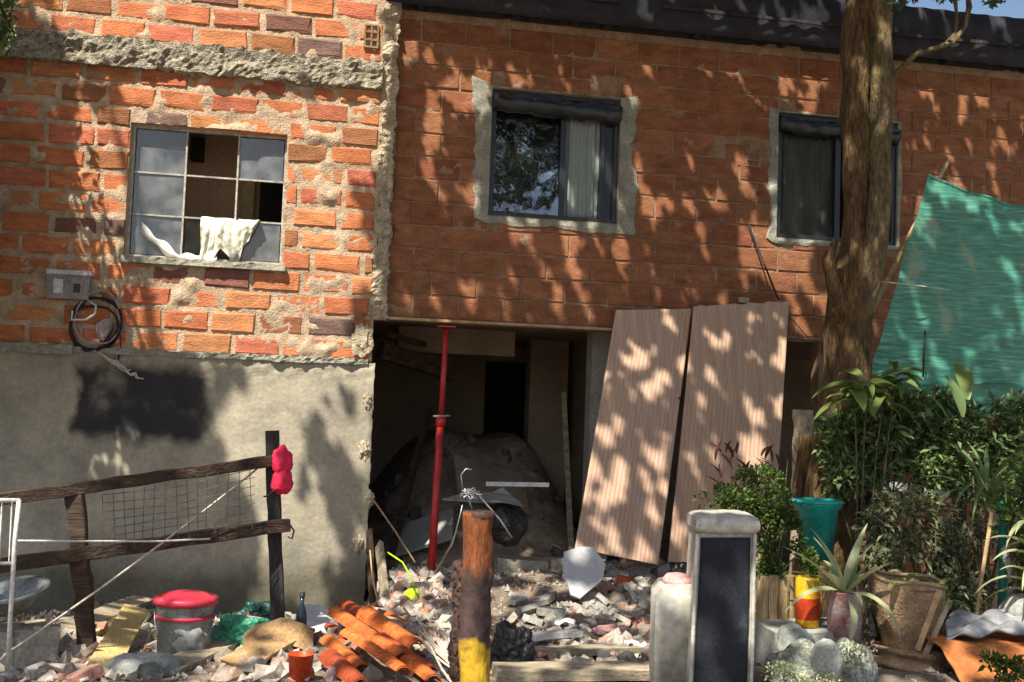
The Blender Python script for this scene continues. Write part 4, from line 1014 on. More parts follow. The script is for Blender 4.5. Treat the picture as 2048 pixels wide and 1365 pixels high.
# ------------------------------------------------------------------ bucket
bb = G(366, 1312); s_ = abs((bb - CAM).dot(CF)) / F
bk = thing('paint_bucket', 'dirty grey bucket with a domed crimson lid standing on the debris', 'bucket', bb)
rr = 57 * s_; hh = 108 * s_
MB().lathe(bb, [(.0, 0), (rr * .84, 0), (rr * .88, .01), (rr * .97, hh * .86), (rr * 1.0, hh * .88), (rr * 1.0, hh)], 32, .03).build('pail', M['bucket'], bk, True)
MB().lathe(bb + Vector((0, 0, hh * .70)), [(rr * .975, 0), (rr * 1.0, .005), (rr * 1.0, .018), (rr * .975, .022)], 32).build('red_band', M['lid_red'], bk, True)
MB().lathe(bb + Vector((0, 0, hh)), [(rr * 1.02, -.012), (rr * 1.10, -.012), (rr * 1.11, .022), (rr * 1.02, .030), (rr * .95, .034), (rr * .90, .030), (rr * .6, .050), (rr * .25, .056), (0, .056)], 32, .02).build('lid', M['lid_red'], bk, True)
hd = [bb + Vector((rr * 1.03 * math.cos(a), -abs(rr * 1.05 * math.sin(a)) * .5 - .01, hh * .82 - .20 * math.sin(a))) for a in [math.pi * k / 14 for k in range(15)]]
MB().tube(hd, .004, 5).build('handle', M['wire'], bk, True)
b_ = MB(); b_.blob(bb + Vector((rr * .15, -rr * .62, hh * .38)), (rr * .62, rr * .36, hh * .3), .35, 1.7, 3, 3.3); b_.build('dried_paint', M['stone_flat'], bk, True)

def slab_thing(name, label, cat, poly_px, Y, thick, mt, group=None, tilt=None):
    """flat plate whose outline is given by photo points at their own depths"""
    pts = [P(px, py, Y + dy) for (px, py, dy) in poly_px]
    n_ = (pts[1] - pts[0]).cross(pts[2] - pts[0]).normalized()
    if n_.dot(CAM - pts[0]) > 0: n_ = -n_
    o_ = min(pts, key=lambda q: q.z)
    return tag(MB().prism(pts, n_ * thick).build(name, mt, None, origin=o_), label, cat, group)
def plank(a, b, w_, t_, label, mt, name='plank', group=None, roll_=0, cat='plank', up=Vector((0, 0, 1))):
    a = Vector(a); b = Vector(b)
    d = (b - a).normalized(); x = d.cross(Vector((0, 0, 1))).normalized(); z = x.cross(d); q = Matrix.Rotation(roll_, 3, d); x = q @ x; z = q @ z
    mb = MB(); n_ = 10
    for i in range(n_ + 1):
        c = a.lerp(b, i / n_); e = .004
        for (u_, v_) in ((-.5, -.5), (.5, -.5), (.5, .5), (-.5, .5)): mb.v.append(c + x * (u_ * w_ * (1 + .05 * N3(i * .7, a.x * 5))) + z * (v_ * t_) + z * .006 * N3(i * .5, a.y * 4) + (d * U(-.015, .015) if i in (0, n_) else Vector()))
    mb.f = [(i * 4 + k, i * 4 + (k + 1) % 4, i * 4 + 4 + (k + 1) % 4, i * 4 + 4 + k) for i in range(n_) for k in range(4)] + [(3, 2, 1, 0), tuple(n_ * 4 + k for k in range(4))]
    return tag(mb.build(name, mt, None, origin=a), label, cat, group)
def gz(px, py, dz=0.0): p = G(px, py); return p + Vector((0, 0, dz))
# planks and boards at lower left
plank(gz(205, 1352, .04), P(272, 1218, gz(272, 1290).y + .05), .15, .028, 'pale yellow plank lying up the debris beside the bucket', M['wood_yellow'], roll_=.25)
plank(gz(75, 1312, .03), gz(225, 1262, .08), .13, .03, 'short bleached board lying left of the yellow plank', M['wood_yellow'], roll_=.3)
plank(gz(130, 1290, .09), gz(285, 1232, .13), .16, .03, 'splintered grey board under the upper end of the yellow plank', M['wood_grey'], roll_=.2)
plank(gz(15, 1262, .03), gz(330, 1236, .05), .10, .03, 'long pale weathered board lying level behind the yellow plank', M['wood_grey'])
plank(gz(470, 1350, .05), gz(600, 1290, .10), .18, .02, 'brown flat cardboard strip in front of the green bag', M['cardboard'], 'cardboard_strip', cat='cardboard', roll_=.15)
plank(gz(330, 1348, .02), gz(455, 1300, .05), .16, .03, 'dull grey board in front of the bucket', M['wood_grey'], roll_=.1)
c = gz(282, 1345); b_ = MB(); b_.blob(c + Vector((0, 0, .02)), (.2, .13, .075), .25, 1.2, 3, 5); tag(b_.build('flat_stone', M['stone_flat'], None, True, c), 'large flat pale grey stone at the foot of the bucket', 'stone')
c = gz(112, 1325); b_ = MB(); b_.blob(c + Vector((0, 0, .03)), (.12, .08, .05), .4, 1.6, 3, 15); tag(b_.build('plaster_lump', M['mortar_pale'], None, False, c), 'crumbled cream plaster lump below the short bleached board', 'plaster lump')
c = gz(308, 1296); tag(MB().box(c + Vector((0, -.02, .06)), (.06, .05, .12), Euler((.1, .1, .3)).to_matrix(), .006).build('pale_block', M['mortar_pale'], None, False, c), 'small upright pinkish block touching the left side of the bucket', 'block')
# bags
def bag(px, py, r, label, mt, dz, seed, name='plastic_bag', amp=.45, Y=None):
    c = gz(px, py) if Y is None else P(px, py, Y); b_ = MB(); b_.blob(c + Vector((0, 0, r[2] * dz)), r, amp, 1.5, 5, seed)
    for v in range(len(b_.v)):
        q = b_.v[v]; b_.v[v] = q + (q - c).normalized() * .014 * abs(N3(q.x * 26 + seed, q.y * 26, q.z * 26))
    return tag(b_.build(name, mt, None, True, c), label, 'bag')
bag(482, 1296, (.17, .12, .12), 'shiny crumpled green plastic bag right of the bucket', M['green_bag'], .6, 2.0)
bag(515, 1245, (.13, .10, .08), 'dark green crumpled plastic bag behind the bright green one', M['dark_green_bag'], .8, 5.0)
bag(1022, 1325, (.12, .10, .13), 'knotted black plastic sack just right of the rusty bollard', M['black_bag'], .6, 9.0)
c = gz(548, 1312); b_ = MB()
def card(u, v): return c + Vector((-.17 + .38 * u, .04 - .14 * v, .10 + .09 * math.sin(3 * u) - .10 * v + .02 * N3(u * 4, v * 3)))
tag(MB().grid(card, 14, 8, (0, .01, .008)).build('folded_cardboard', M['cardboard'], None, False, c), 'bent brown cardboard sheet leaning between green bag and fence post', 'cardboard')
# bottle / stick left of tiles
c = gz(600, 1290); bt = thing('dark_bottle', 'slim dark blue bottle standing between the fence post and the orange tiles', 'bottle', c)
MB().lathe(c, [(0, 0), (.03, 0), (.032, .14), (.028, .19), (.012, .23), (.012, .27)], 14, cap=True).build('body', mat('dark_blue_bottle', (.03, .05, .08), rough=.2, bump=0, spec=.6), bt, True)
MB().lathe(c + Vector((0, 0, .265)), [(.015, 0), (.015, .03), (0, .03)], 12).build('cap', M['cable_black'], bt, True)
slab_thing('white_sheet', 'off white crumpled board leaning behind the orange tiles', 'board', [(598, 1275, -.1), (600, 1208, .12), (640, 1210, .14), (700, 1248, .06), (690, 1282, -.1)], -1.9, .02, M['white_board'])
c = gz(600, 1362); tag(MB().lathe(c + Vector((0, 0, -.02)), [(.0, 0), (.05, 0), (.063, .15), (.067, .152), (.058, .15), (.045, .02), (0, .02)], 20, .04).build('orange_pot', M['orange_plastic'], None, True, c), 'small orange red plastic pot in front of the dark blue bottle', 'pot')

# curved clay roof tiles heaped (barrel tiles)
def tile_mesh(L, r, mt):
    mb = MB()
    def fn(u, v):
        a = math.pi * (u * .92 + .04); rr_ = r * (1 - .18 * v); return Vector((rr_ * math.cos(a), L * (v - .5), rr_ * math.sin(a) * .85))
    mb.grid(fn, 10, 6); k = len(mb.v)
    inner = [q * .0 for q in mb.v]
    mb2 = MB(); 
    def fi(u, v):
        a = math.pi * (u * .92 + .04); rr_ = (r - .012) * (1 - .18 * v); return Vector((rr_ * math.cos(a), L * (v - .5), rr_ * math.sin(a) * .85 - .002))
    mb2.grid(fi, 10, 6); mb.add(mb2.v, [f[::-1] for f in mb2.f])
    for i in range(10): mb.f.append((i, i + 1, k + i + 1, k + i)); q = 6 * 11 + i; mb.f.append((q + 1, q, k + q, k + q + 1))
    for j in range(6): q = j * 11; mb.f.append((q + 11, q, k + q, k + q + 11)); q = j * 11 + 10; mb.f.append((q, q + 11, k + q + 11, k + q))
    me = bpy.data.meshes.new('roof_tile'); me.from_pydata([tuple(v) for v in mb.v], [], mb.f); me.update(); me.materials.append(mt); me.polygons.foreach_set('use_smooth', [True] * len(me.polygons)); return me
TM = [tile_mesh(.36, .085, M['terracotta']), tile_mesh(.30, .08, M['terracotta']), tile_mesh(.34, .082, M['clay_red'])]
tl_ = [((640, 1262), (700, 1300), 2, 'deep red curved roof tile nearest the off white board'), ((688, 1238), (770, 1290), 2, 'dark red curved roof tile at the top of the tile heap'),
       ((672, 1270), (800, 1345), 0, 'long orange roof tile running down beneath the dark red tile at the heap top'), ((722, 1262), (842, 1330), 0, 'long orange roof tile in the upper middle of the heap'),
       ((768, 1248), (868, 1308), 1, 'orange roof tile on the right side of the heap facing the neon yellow glove'), ((640, 1300), (742, 1366), 1, 'orange roof tile running down beside the plastic pot'),
       ((690, 1312), (812, 1384), 0, 'long bright orange roof tile at the lower front of the heap'), ((752, 1300), (872, 1366), 2, 'deep red curved roof tile next to the white cord bundle'),
       ((650, 1335), (730, 1392), 2, 'deep red curved roof tile cut by the bottom edge right of the plastic pot'), ((800, 1335), (876, 1385), 1, 'orange roof tile cut by the bottom edge near the cord bundle')]
for i, (a_, b2_, k, lab) in enumerate(tl_):
    lift = .075 if i in (2, 3, 1, 6) else .03
    A, B = gz(*a_, lift + .03), gz(*b2_, lift - .005); d = (B - A); Lt = d.length; d.normalize(); x_ = d.cross(Vector((0, 0, 1))).normalized(); z_ = x_.cross(d); q = Matrix.Rotation(U(-.35, .35), 3, d); x_ = q @ x_; z_ = q @ z_
    o = mkobj('roof_tile', TM[k], None, (A + B) / 2); o.rotation_euler = Matrix((x_, d, z_)).transposed().to_euler(); o.scale = (U(.6, .72), Lt / .34 * U(.78, 1), .75); tag(o, lab, 'roof tile', 'broken curved roof tiles in a heap')
# neon ball / glove and pale things at its side
c = gz(822, 1205, .05); b_ = MB(); b_.blob(c, (.062, .05, .05), .3, 1.8, 3, 3); tag(b_.build('neon_glove', M['neon'], None, True, c), 'crumpled neon yellow glove on the rubble below the red prop', 'glove')
tag(MB().tube([P(775, 1105, -1.0), P(805, 1125, -1.05), P(825, 1160, -1.1), P(832, 1190, -1.15)], .006, 6).build('green_strap', M['neon'], None, True, P(832, 1190, -1.15)), 'thin yellow green strap arching down to the neon glove', 'strap')
for (q, lab) in (([P(748, 1002, -.3), P(790, 1062, -.45), P(830, 1125, -.6)], 'pale bent twig leaning inside the left edge of the opening'), ([P(915, 1060, -.8), P(900, 1095, -.8), P(868, 1150, -.8)], 'pale straight twig between red prop and bollard'), ([P(740, 1100, -.5), P(745, 1160, -.55), P(755, 1200, -.6)], 'thin pale stick standing against the plastered pier')):
    tag(MB().tube(q, .008, 6, rough=.004).build('twig', M['bamboo'], None, True, q[-1]), lab, 'twig')
plank(P(758, 1090, -.25), Pg(775, -.75) + Vector((0, 0, -.02)), .10, .03, 'short grey board leaning on the corner of the plastered pier', M['wood_grey'], roll_=1.3)
plank(P(738, 1060, -.18), Pg(748, -.5), .06, .03, 'narrow dark lath leaning on the corner of the plastered pier', M['wood_dark'], roll_=1.3)
# white cord bundle
cb = thing('cord_bundle', 'loose bundle of off white cords left of the rusty bollard', 'cords', gz(905, 1360))
for k in range(13):
    q = []; 
    for i in range(9):
        t_ = i / 8; px = 862 + 78 * t_ + 26 * N3(k * 1.7, t_ * 2.2, 1) + (k - 6) * 4; py = 1262 + 118 * t_ + 14 * N3(k * 2.3, t_ * 2.6, 6)
        q.append(P(px, py, -3.45 - .35 * t_))
    MB().tube(q, .0065, 5).build('cord', M['rope'], cb, True)

# ------------------------------------------------------------------ rusty bollard
yb_ = -4.6; top = P(958, 1024, yb_); bs_ = Vector((P(958, 1400, yb_).x - .0, yb_, ground(P(958, 1400, yb_).x, yb_)))
bo = thing('iron_bollard', 'round rusty iron bollard with a faded yellow foot in the foreground', 'bollard', bs_)
r_ = 31 * (4.6 * 1.0) / F
zy = P(958, 1292, yb_).z; zd = P(958, 1150, yb_).z
mbol = mat('rusted_iron_with_old_paint', (.24, .075, .024), (.07, .03, .018), (.40, .14, .045), scale=11, bump=.7, bscale=50, stretch=(1.6, 1.6, .5))
nn_ = mbol.node_tree.nodes; LL = mbol.node_tree.links; bsx = nn_['Principled BSDF']; src = bsx.inputs['Base Color'].links[0].from_socket
gq = nn_.new('ShaderNodeNewGeometry'); zq = nn_.new('ShaderNodeTexNoise'); zq.inputs['Scale'].default_value = 13; zq.inputs['Detail'].default_value = 6; LL.new(gq.outputs['Position'], zq.inputs['Vector'])
sq = nn_.new('ShaderNodeSeparateXYZ'); LL.new(gq.outputs['Position'], sq.inputs[0])
hq = nn_.new('ShaderNodeMath'); hq.operation = 'MULTIPLY_ADD'; LL.new(zq.outputs['Fac'], hq.inputs[0]); hq.inputs[1].default_value = .22; LL.new(sq.outputs[2], hq.inputs[2])
def stepm(z_, w_, c_, prev):
    r = nn_.new('ShaderNodeMapRange'); r.inputs[1].default_value = z_ + w_; r.inputs[2].default_value = z_ - w_; LL.new(hq.outputs[0], r.inputs[0])
    nzz = nn_.new('ShaderNodeTexNoise'); nzz.inputs['Scale'].default_value = 22; LL.new(gq.outputs['Position'], nzz.inputs['Vector'])
    rp_ = ramp(mbol.node_tree, [(.3, tuple(x * .5 for x in c_)), (.65, c_)]); LL.new(nzz.outputs[0], rp_.inputs[0])
    m_ = nn_.new('ShaderNodeMix'); m_.data_type = 'RGBA'; LL.new(r.outputs[0], m_.inputs[0]); LL.new(prev, m_.inputs[6]); LL.new(rp_.outputs[0], m_.inputs[7]); return m_.outputs[2]
c_ = stepm(zd + .11, .035, (.085, .055, .05), src); c_ = stepm(zy + .11, .02, (.62, .38, .03), c_); LL.new(c_, bsx.inputs['Base Color'])
MB().tube(*dens([bs_ - Vector((0, 0, .05)), Vector((top.x, yb_, zy)), Vector((top.x, yb_, zd)), Vector((top.x - .002, yb_, top.z))], [r_ * 1.03, r_ * 1.04, r_ * 1.0, r_ * .98], 16), 28, rough=.014, rsc=26).build('shaft', mbol, bo, True)
MB().lathe(top, [(r_ * 1.04, -.02), (r_ * 1.06, .003), (0, .008)], 24).build('cap', M['rust_dark'], bo, True)
b_ = MB()
for k in range(9): 
    z = zy - .1 + k * (zd + .1 - zy) / 8; b_.blob((top.x - r_ * 1.0, yb_ + .03, z), (.030 + .008 * math.sin(k), .035, .055), .4, 2.2, 3, k * 3.1)
b_.build('cement_crust', M['rust_dark'], bo)
# wires on top of the bollard
wt = thing('wire_tangle', 'tangled grey wire knot with a loop sitting on the rusty bollard', 'wire', top)
for k in range(9):
    c0 = top + Vector((-.055 + .02 * R(), -.02, .075)); q = [c0 + Vector((.07 * N3(k * 3.1, i * .5), .04 * N3(k, i * .5, 4), .045 * N3(k, i * .5, 8))) for i in range(10)]
    MB().tube(q, .003, 5).build('strand', M['wire'], wt, True)
MB().tube([P(926, 985, yb_), P(922, 950, yb_), P(932, 938, yb_), P(944, 940, yb_)], .0028, 5).build('strand', M['wire'], wt, True)
MB().tube([P(935, 978, yb_), P(952, 985, yb_), P(1000, 1040, yb_), P(1024, 1076, yb_)], .004, 5).build('strand', M['wire'], wt, True)
MB().tube([P(925, 1010, yb_), P(918, 1040, yb_), P(905, 1090, yb_ + .1), P(885, 1120, yb_ + .2)], .003, 5).build('strand', M['wire'], wt, True)
MB().tube([top + Vector((-.05, 0, .06)), top + Vector((-.03, 0, .01))], .004, 5).build('strand', M['wire'], wt, True)

# things in the doorway: black sack with plate on top, white stick
yc = -.25
c = P(1012, 1045, yc); b_ = MB(); b_.blob(c, (.17, .14, .17), .25, 1.4, 4, 21); tag(b_.build('black_sack', M['black_bag'], None, True, c - Vector((0, 0, .17))), 'bulging black sack lying in the doorway behind the bollard', 'sack')
slab_thing('metal_plate', 'bent grey metal plate on top of the black sack in the doorway', 'metal plate', [(885, 998, -.15), (930, 986, .0), (985, 985, .1), (1005, 975, .12), (1022, 990, .1), (1048, 1012, .0), (1010, 1004, -.08), (960, 1004, -.18)], yc - .12, .012, mat('dull_zinc_plate', (.34, .34, .33), (.2, .2, .2), rough=.5, metal=.3, bump=.3))
tag(MB().bar(P(972, 968, -.2), P(1098, 970, -.25), .025, .035).build('white_stick', M['white'], None, origin=P(1030, 972, -.2)), 'short straight white stick lying above the metal plate in the doorway', 'stick')

# ------------------------------------------------------------------ threshold of stacked blocks
th_ = thing('stone_steps', 'rough stacked cement blocks forming low steps below the opening', 'steps', Pg(1070, -.5))
rows = [(1122, 1172, -.22, .28), (1170, 1206, -.45, .22), (1200, 1236, -.75, .20), (1232, 1275, -1.05, .2)]
for (ya, yb2, Y, dep) in rows:
    px = 992 + U(-15, 10)
    while px < 1150 + (ya - 1122) * .35:
        wpx = U(60, 130); a, b = P(px, ya, Y), P(px + wpx, yb2, Y)
        MB().box(((a.x + b.x) / 2, Y + dep * .4, (a.z + b.z) / 2 + U(-.01, .01)), (abs(b.x - a.x) * .96, dep, max(.06, abs(a.z - b.z) * 1.02)), Euler((U(-.03, .03), U(-.03, .03), U(-.08, .08))).to_matrix(), .012).build('block', M['block'], th_)
        px += wpx
slab_thing('white_slab', 'broken six sided white board standing in the rubble at the foot of the panels', 'board', [(1128, 1104, .02), (1160, 1094, .05), (1186, 1094, .05), (1211, 1128, .02), (1206, 1158, -.03), (1160, 1197, -.12), (1142, 1190, -.12), (1126, 1140, -.03)], -1.05, .018, M['white_board'])
plank(gz(1000, 1318, .03), gz(1330, 1306, .03), .13, .04, 'long pale sunlit plank lying level between bollard and armchair', M['wood_grey'])
plank(gz(990, 1356, .03), gz(1400, 1352, .03), .22, .05, 'broad dusty plank along the bottom edge between bollard and armchair', M['wood_grey'])
plank(gz(1040, 1292, .05), gz(1160, 1285, .06), .09, .035, 'short whitewashed batten above the long sunlit plank', M['white'])
c = gz(1250, 1180, .05); o = MB().box(c, (.12, .07, .11), Euler((.1, .2, .2)).to_matrix(), .006).build('red_brick', M['clay_red'], None, False, c); tag(o, 'small broken orange red brick in the rubble right of the white board', 'brick')
c = gz(1228, 1280, .04); b_ = MB(); b_.blob(c, (.13, .09, .05), .6, 2.2, 4, 31); tag(b_.build('pink_rag', M['pink_pale'], None, True, c), 'crumpled dusty pink rag on the rubble left of the armchair', 'rag')
c = gz(1290, 1262, .03); b_ = MB(); b_.blob(c, (.14, .10, .06), .5, 2.0, 4, 41); tag(b_.build('dark_rag', M['leaf_red'], None, True, c), 'dark maroon rag behind the crumpled pink one', 'rag')
for i, (px, py, a, lab) in enumerate(((1265, 1310, .3, 'torn white paper sheet next to the armchair foot'), (1130, 1262, -.4, 'folded white paper scrap in front of the block steps'), (1262, 1218, 1.2, 'narrow upright white plaster shard near the armchair'))):
    c = gz(px, py, .02)
    f_ = lambda u, v: c + Vector(((u - .5) * .15 * math.cos(a) - (v - .5) * .1 * math.sin(a), (u - .5) * .15 * math.sin(a) * .6 + (v - .5) * .1 * math.cos(a), .04 + .05 * N3(u * 2.5 + i * 4, v * 2.5) + (v * .12 if i == 2 else 0)))
    tag(MB().grid(f_, 8, 6, (0, 0, .003)).build('paper_scrap', M['white'], None, False, c), lab, 'paper' if i < 2 else 'plaster shard')

# ------------------------------------------------------------------ armchair
ya = -4.2
cA_ = Pg(1440, ya)
ch = thing('armchair', 'cream padded armchair with a black side panel and rolled white arm', 'armchair', cA_)
TL, TR, BL, BR = P(1396, 1068, ya), P(1511, 1068, ya), P(1376, 1480, ya), P(1500, 1480, ya)
zb_ = cA_.z + .02
BL = BL.lerp(TL, max(0, (zb_ - BL.z) / (TL.z - BL.z))); BR = BR.lerp(TR, max(0, (zb_ - BR.z) / (TR.z - BR.z)))
dep = .34; SKX = math.tan(math.radians(13.5))     # the chair faces a little to the left
b_ = MB(); b_.prism([TL + Vector((.004, .02, 0)), TR + Vector((0, .02, 0)), BR + Vector((0, .02, 0)), BL + Vector((0, .02, 0))], (dep * SKX, dep, 0)); b_.build('arm_frame', M['uph_white'], ch)
def inset(k): c_ = (TL + TR + BL + BR) / 4; return [c_ + (q - c_) for q in (TL, TR, BR, BL)]
pv = [TL + Vector((.022, -.0, -.02)), TR + Vector((-.022, -.0, -.02)), BR + Vector((-.02, 0, .01)), BL + Vector((.022, 0, .01))]
def blk(u, v):
    p = pv[0].lerp(pv[1], u).lerp(pv[3].lerp(pv[2], u), v); return p + Vector((0, .005 - .016 * math.sin(math.pi * u) * min(1, 8 * v * (1 - v)) - .004 * N3(u * 3, v * 7), 0))
MB().grid(blk, 14, 30, (0, .02, 0)).build('side_panel', M['uph_black'], ch, True)
for (a, b) in ((TL, BL), (TR, BR)): MB().tube([a.lerp(b, i / 8) + Vector((0, .004 + .003 * math.sin(i), 0)) for i in range(9)], .010, 8).build('piping', M['uph_white'], ch, True)
# rolled arm top
a, b = P(1392, 1050, ya), P(1517, 1052, ya); q = []; 
rt = MB()
def rl(u, v):
    an = v * 2 * math.pi; x = a.x - .002 + (b.x - a.x + .006) * u
    rz_ = .046 * (1 + .10 * math.sin(u * 3.1) + .05 * N3(u * 5, v * 4)) * (1 - .35 * (abs(2 * u - 1) ** 8)); 
    yo = dep * .5 - (dep * .5 + .03) * math.copysign(abs(math.cos(an)) ** .45, math.cos(an))
    return Vector((x + yo * SKX, ya + yo, a.z + (b.z - a.z) * u + rz_ * math.copysign(abs(math.sin(an)) ** .6, math.sin(an)) + .004 * N3(u * 12, v * 10)))
MB().grid(rl, 22, 36).build('arm_roll', M['uph_white'], ch, True)
eb = MB(); eb.prism([rl(0, k / 24) for k in range(24)], (.006, 0, 0)); eb.prism([rl(1, k / 24) for k in range(24)], (-.006, 0, 0)); eb.build('arm_end', M['uph_white'], ch)
# seat base and cushion reaching to the left
s0 = P(1312, 1185, ya + .15); s1 = P(1400, 1185, ya + .15)
def seatf(u, v, x0, x1, z0, z1, y0, bulge):
    p_ = [(x1, z0), (x0 + .01, z0), (x0, z0 + .1), (x0, z1 - .05), (x0 + .035, z1 - .008), (x0 + .09, z1), (x1, z1 + .005)]
    t_ = v * (len(p_) - 1); i = min(int(t_), len(p_) - 2); f_ = t_ - i
    x = p_[i][0] * (1 - f_) + p_[i + 1][0] * f_; z = p_[i][1] * (1 - f_) + p_[i + 1][1] * f_
    return Vector((x - bulge * math.sin(u * 3.14) * .3 + dep * .85 * u * SKX, y0 + dep * .85 * u, z + .006 * N3(u * 4, v * 6)))
zt_ = P(1350, 1172, ya + .15).z
sbm = MB(); sbm.grid(lambda u, v: seatf(u, v, s0.x, s1.x, zb_ + .02, zt_, ya + .15, .03), 14, 30)
fr = [seatf(0, k / 30, s0.x, s1.x, zb_ + .02, zt_, ya + .15, .03) for k in range(31)]; sbm.prism(fr, (0, .004, 0))
sbm.build('seat_base', M['uph_white'], ch, True)
b_ = MB(); b_.blob(((s0.x + s1.x) / 2 + .05, ya + .28, zt_ + .005), (.085, .12, .035), .2, 1.3, 3, 4); b_.build('pink_cushion', M['pink_pale'], ch, True)
for (x_, y_) in ((TL.x, ya + .06), (TR.x - .03, ya + .06), (s0.x + .05, ya + .2), (s0.x + .12, ya + dep)): MB().bar((x_, y_, ground(x_, y_) - .02), (x_, y_, zb_ + .03), .035).build('foot', M['wood_post'], ch)

# ================================================================== plants
def leaf_mesh(L, wd_, droop, mt, fold=.25, n_=6, shape='ell', name='leaf'):
    """single leaf: base at origin, running along +Y, arching over"""
    vs = []; fs = []
    for i in range(n_ + 1):
        t_ = i / n_; a = droop * t_; y = L * (math.sin(a) / droop if abs(droop) > .01 else t_); z = L * ((math.cos(a) - 1) / droop if abs(droop) > .01 else 0)
        if shape == 'ell': w_ = wd_ * (math.sin(math.pi * min(1, t_ * .93 + .05)) ** .8)
        else: w_ = wd_ * (1 - t_ ** 2.2) * (.55 + .45 * min(1, t_ * 3)) + .002
        vs += [(-w_ / 2, y, z + fold * w_), (0, y, z), (w_ / 2, y, z + fold * w_)]
    for i in range(n_):
        q = i * 3; fs += [(q, q + 1, q + 4, q + 3), (q + 1, q + 2, q + 5, q + 4)]
    me = bpy.data.meshes.new(name); me.from_pydata(vs, [], fs); me.update(); me.materials.append(mt); me.polygons.foreach_set('use_smooth', [True] * len(me.polygons)); return me
def put_leaf(parent, me, p, az, el, sc_=1, rl_=0):
    o = mkobj('leaf', me, parent, Vector(p) - rootloc(parent)); o.rotation_euler = (Matrix.Rotation(az, 3, 'Z') @ Matrix.Rotation(el, 3, 'X') @ Matrix.Rotation(rl_, 3, 'Y')).to_euler(); o.scale = (sc_,) * 3; return o
def foliage(parent, mt, blobs, n_, L, wd_, name='foliage', up=.3, hang=0):
    """leaves spread through several lumps (centre, radii); lumpy, with gaps"""
    mb = MB(); tot = sum(b[1][0] * b[1][2] for b in blobs)
    for (c_, r_) in blobs:
        m_ = int(n_ * r_[0] * r_[2] / tot)
        for k in range(m_):
            for _ in range(6):
                d = rnd_dir() * (R() ** .42); p = Vector(c_) + Vector((d.x * r_[0], d.y * r_[1], d.z * r_[2]))
                if N3(p.x * 6, p.y * 6, p.z * 6) > -.12: break
            else: continue
            dd = (d * .8 + rnd_dir() * .7 + Vector((0, -.2, up - hang))).normalized(); nrm = (Vector((0, -.3, 1)) + rnd_dir() * .8).normalized()
            l_ = L * U(.6, 1.25); w_ = wd_ * U(.7, 1.2); s_v = dd.cross(nrm)
            if s_v.length < .05: continue
            s_v.normalize(); u_v = s_v.cross(dd); q = len(mb.v)
            mb.v += [p, p + dd * l_ * .45 + s_v * w_ / 2 + u_v * w_ * .15, p + dd * l_ * .5, p + dd * l_ - u_v * l_ * .18, p + dd * l_ * .45 - s_v * w_ / 2 + u_v * w_ * .15]
            mb.f += [(q, q + 1, q + 2), (q + 1, q + 3, q + 2), (q, q + 2, q + 4), (q + 4, q + 2, q + 3)]
    return tag(mb.build(name, mt, parent), kind='stuff')
def stems(parent, base_, tips, r_, name='stem', mt=None, wob=.05):
    for tpt in tips:
        b0 = Vector(base_) + Vector((U(-.04, .04), U(-.04, .04), 0)); tpt = Vector(tpt); q = [b0.lerp(tpt, i / 5) + Vector((wob * N3(i * .6, tpt.x * 3), wob * N3(i * .6, tpt.x * 3, 5), 0)) * (i / 5) for i in range(6)]
        MB().tube(q, [r_ * (1 - .12 * i) for i in range(6)], 6).build(name, mt or M['stem'], parent, True)
def px_r(rx, ry, Y): k = (P(1700, 900, Y) - CAM).dot(CF) / F; return (rx * k, rx * k * .8, ry * k)

# potted shrub behind the armchair
Y = -2.9; pb = Pg(1552, Y)
kk = (9.2 + Y) / F
pot = thing('log_planter', 'planter of split pale logs right behind the black armchair panel', 'planter', pb)
ztop = P(1552, 1148, Y).z
for k in range(9):
    a = 6.283 * k / 9; x, y = pb.x + .085 * math.cos(a), Y + .085 * math.sin(a)
    MB().tube([(x, y, pb.z - .02), (x + .004 * N3(k, 1), y, (pb.z + ztop) / 2), (x, y, ztop + U(-.02, .012))], [.034, .032, .033], 7, rough=.006, rsc=20).build('log', M['log'], pot)
MB().lathe((pb.x, Y, ztop - .03), [(.075, 0), (0, .005)], 14).build('soil_fill', M['soil'], pot)
shr = thing('shrub', 'small leafed bright green shrub growing from the split log planter', 'shrub', (pb.x, Y, ztop - .03))
foliage(shr, M['leaf_mid'], [(P(1450, 1000, Y), px_r(62, 30, Y)), (P(1530, 1010, Y), px_r(60, 42, Y)), (P(1560, 1075, Y), px_r(48, 60, Y)), (P(1590, 1130, Y - .05), px_r(44, 40, Y)), (P(1520, 960, Y + .05), px_r(50, 26, Y)), (P(1545, 1120, Y), px_r(34, 40, Y))], 3800, .036, .020, up=.5)
stems(shr, (pb.x, Y, ztop - .03), [P(1440, 1005, Y), P(1500, 980, Y), P(1540, 960, Y), P(1570, 1030, Y), P(1600, 1100, Y)], .008)
rs = thing('red_leaved_plant', 'sparse plant with dark red upright leaves behind the bright shrub', 'plant', Pg(1520, -2.5))
rl_m = leaf_mesh(.13, .028, .5, M['leaf_red'])
for k in range(34):
    px = U(1428, 1608); py = U(905, 985); p = P(px, py, -2.45 + U(-.1, .1)); put_leaf(rs, rl_m, p, U(-1.6, 1.6), U(.7, 1.5), U(.6, 1.2))
stems(rs, Pg(1520, -2.5), [P(1440, 960, -2.5), P(1480, 950, -2.5), P(1530, 930, -2.5), P(1575, 920, -2.5), P(1600, 915, -2.5)], .006)

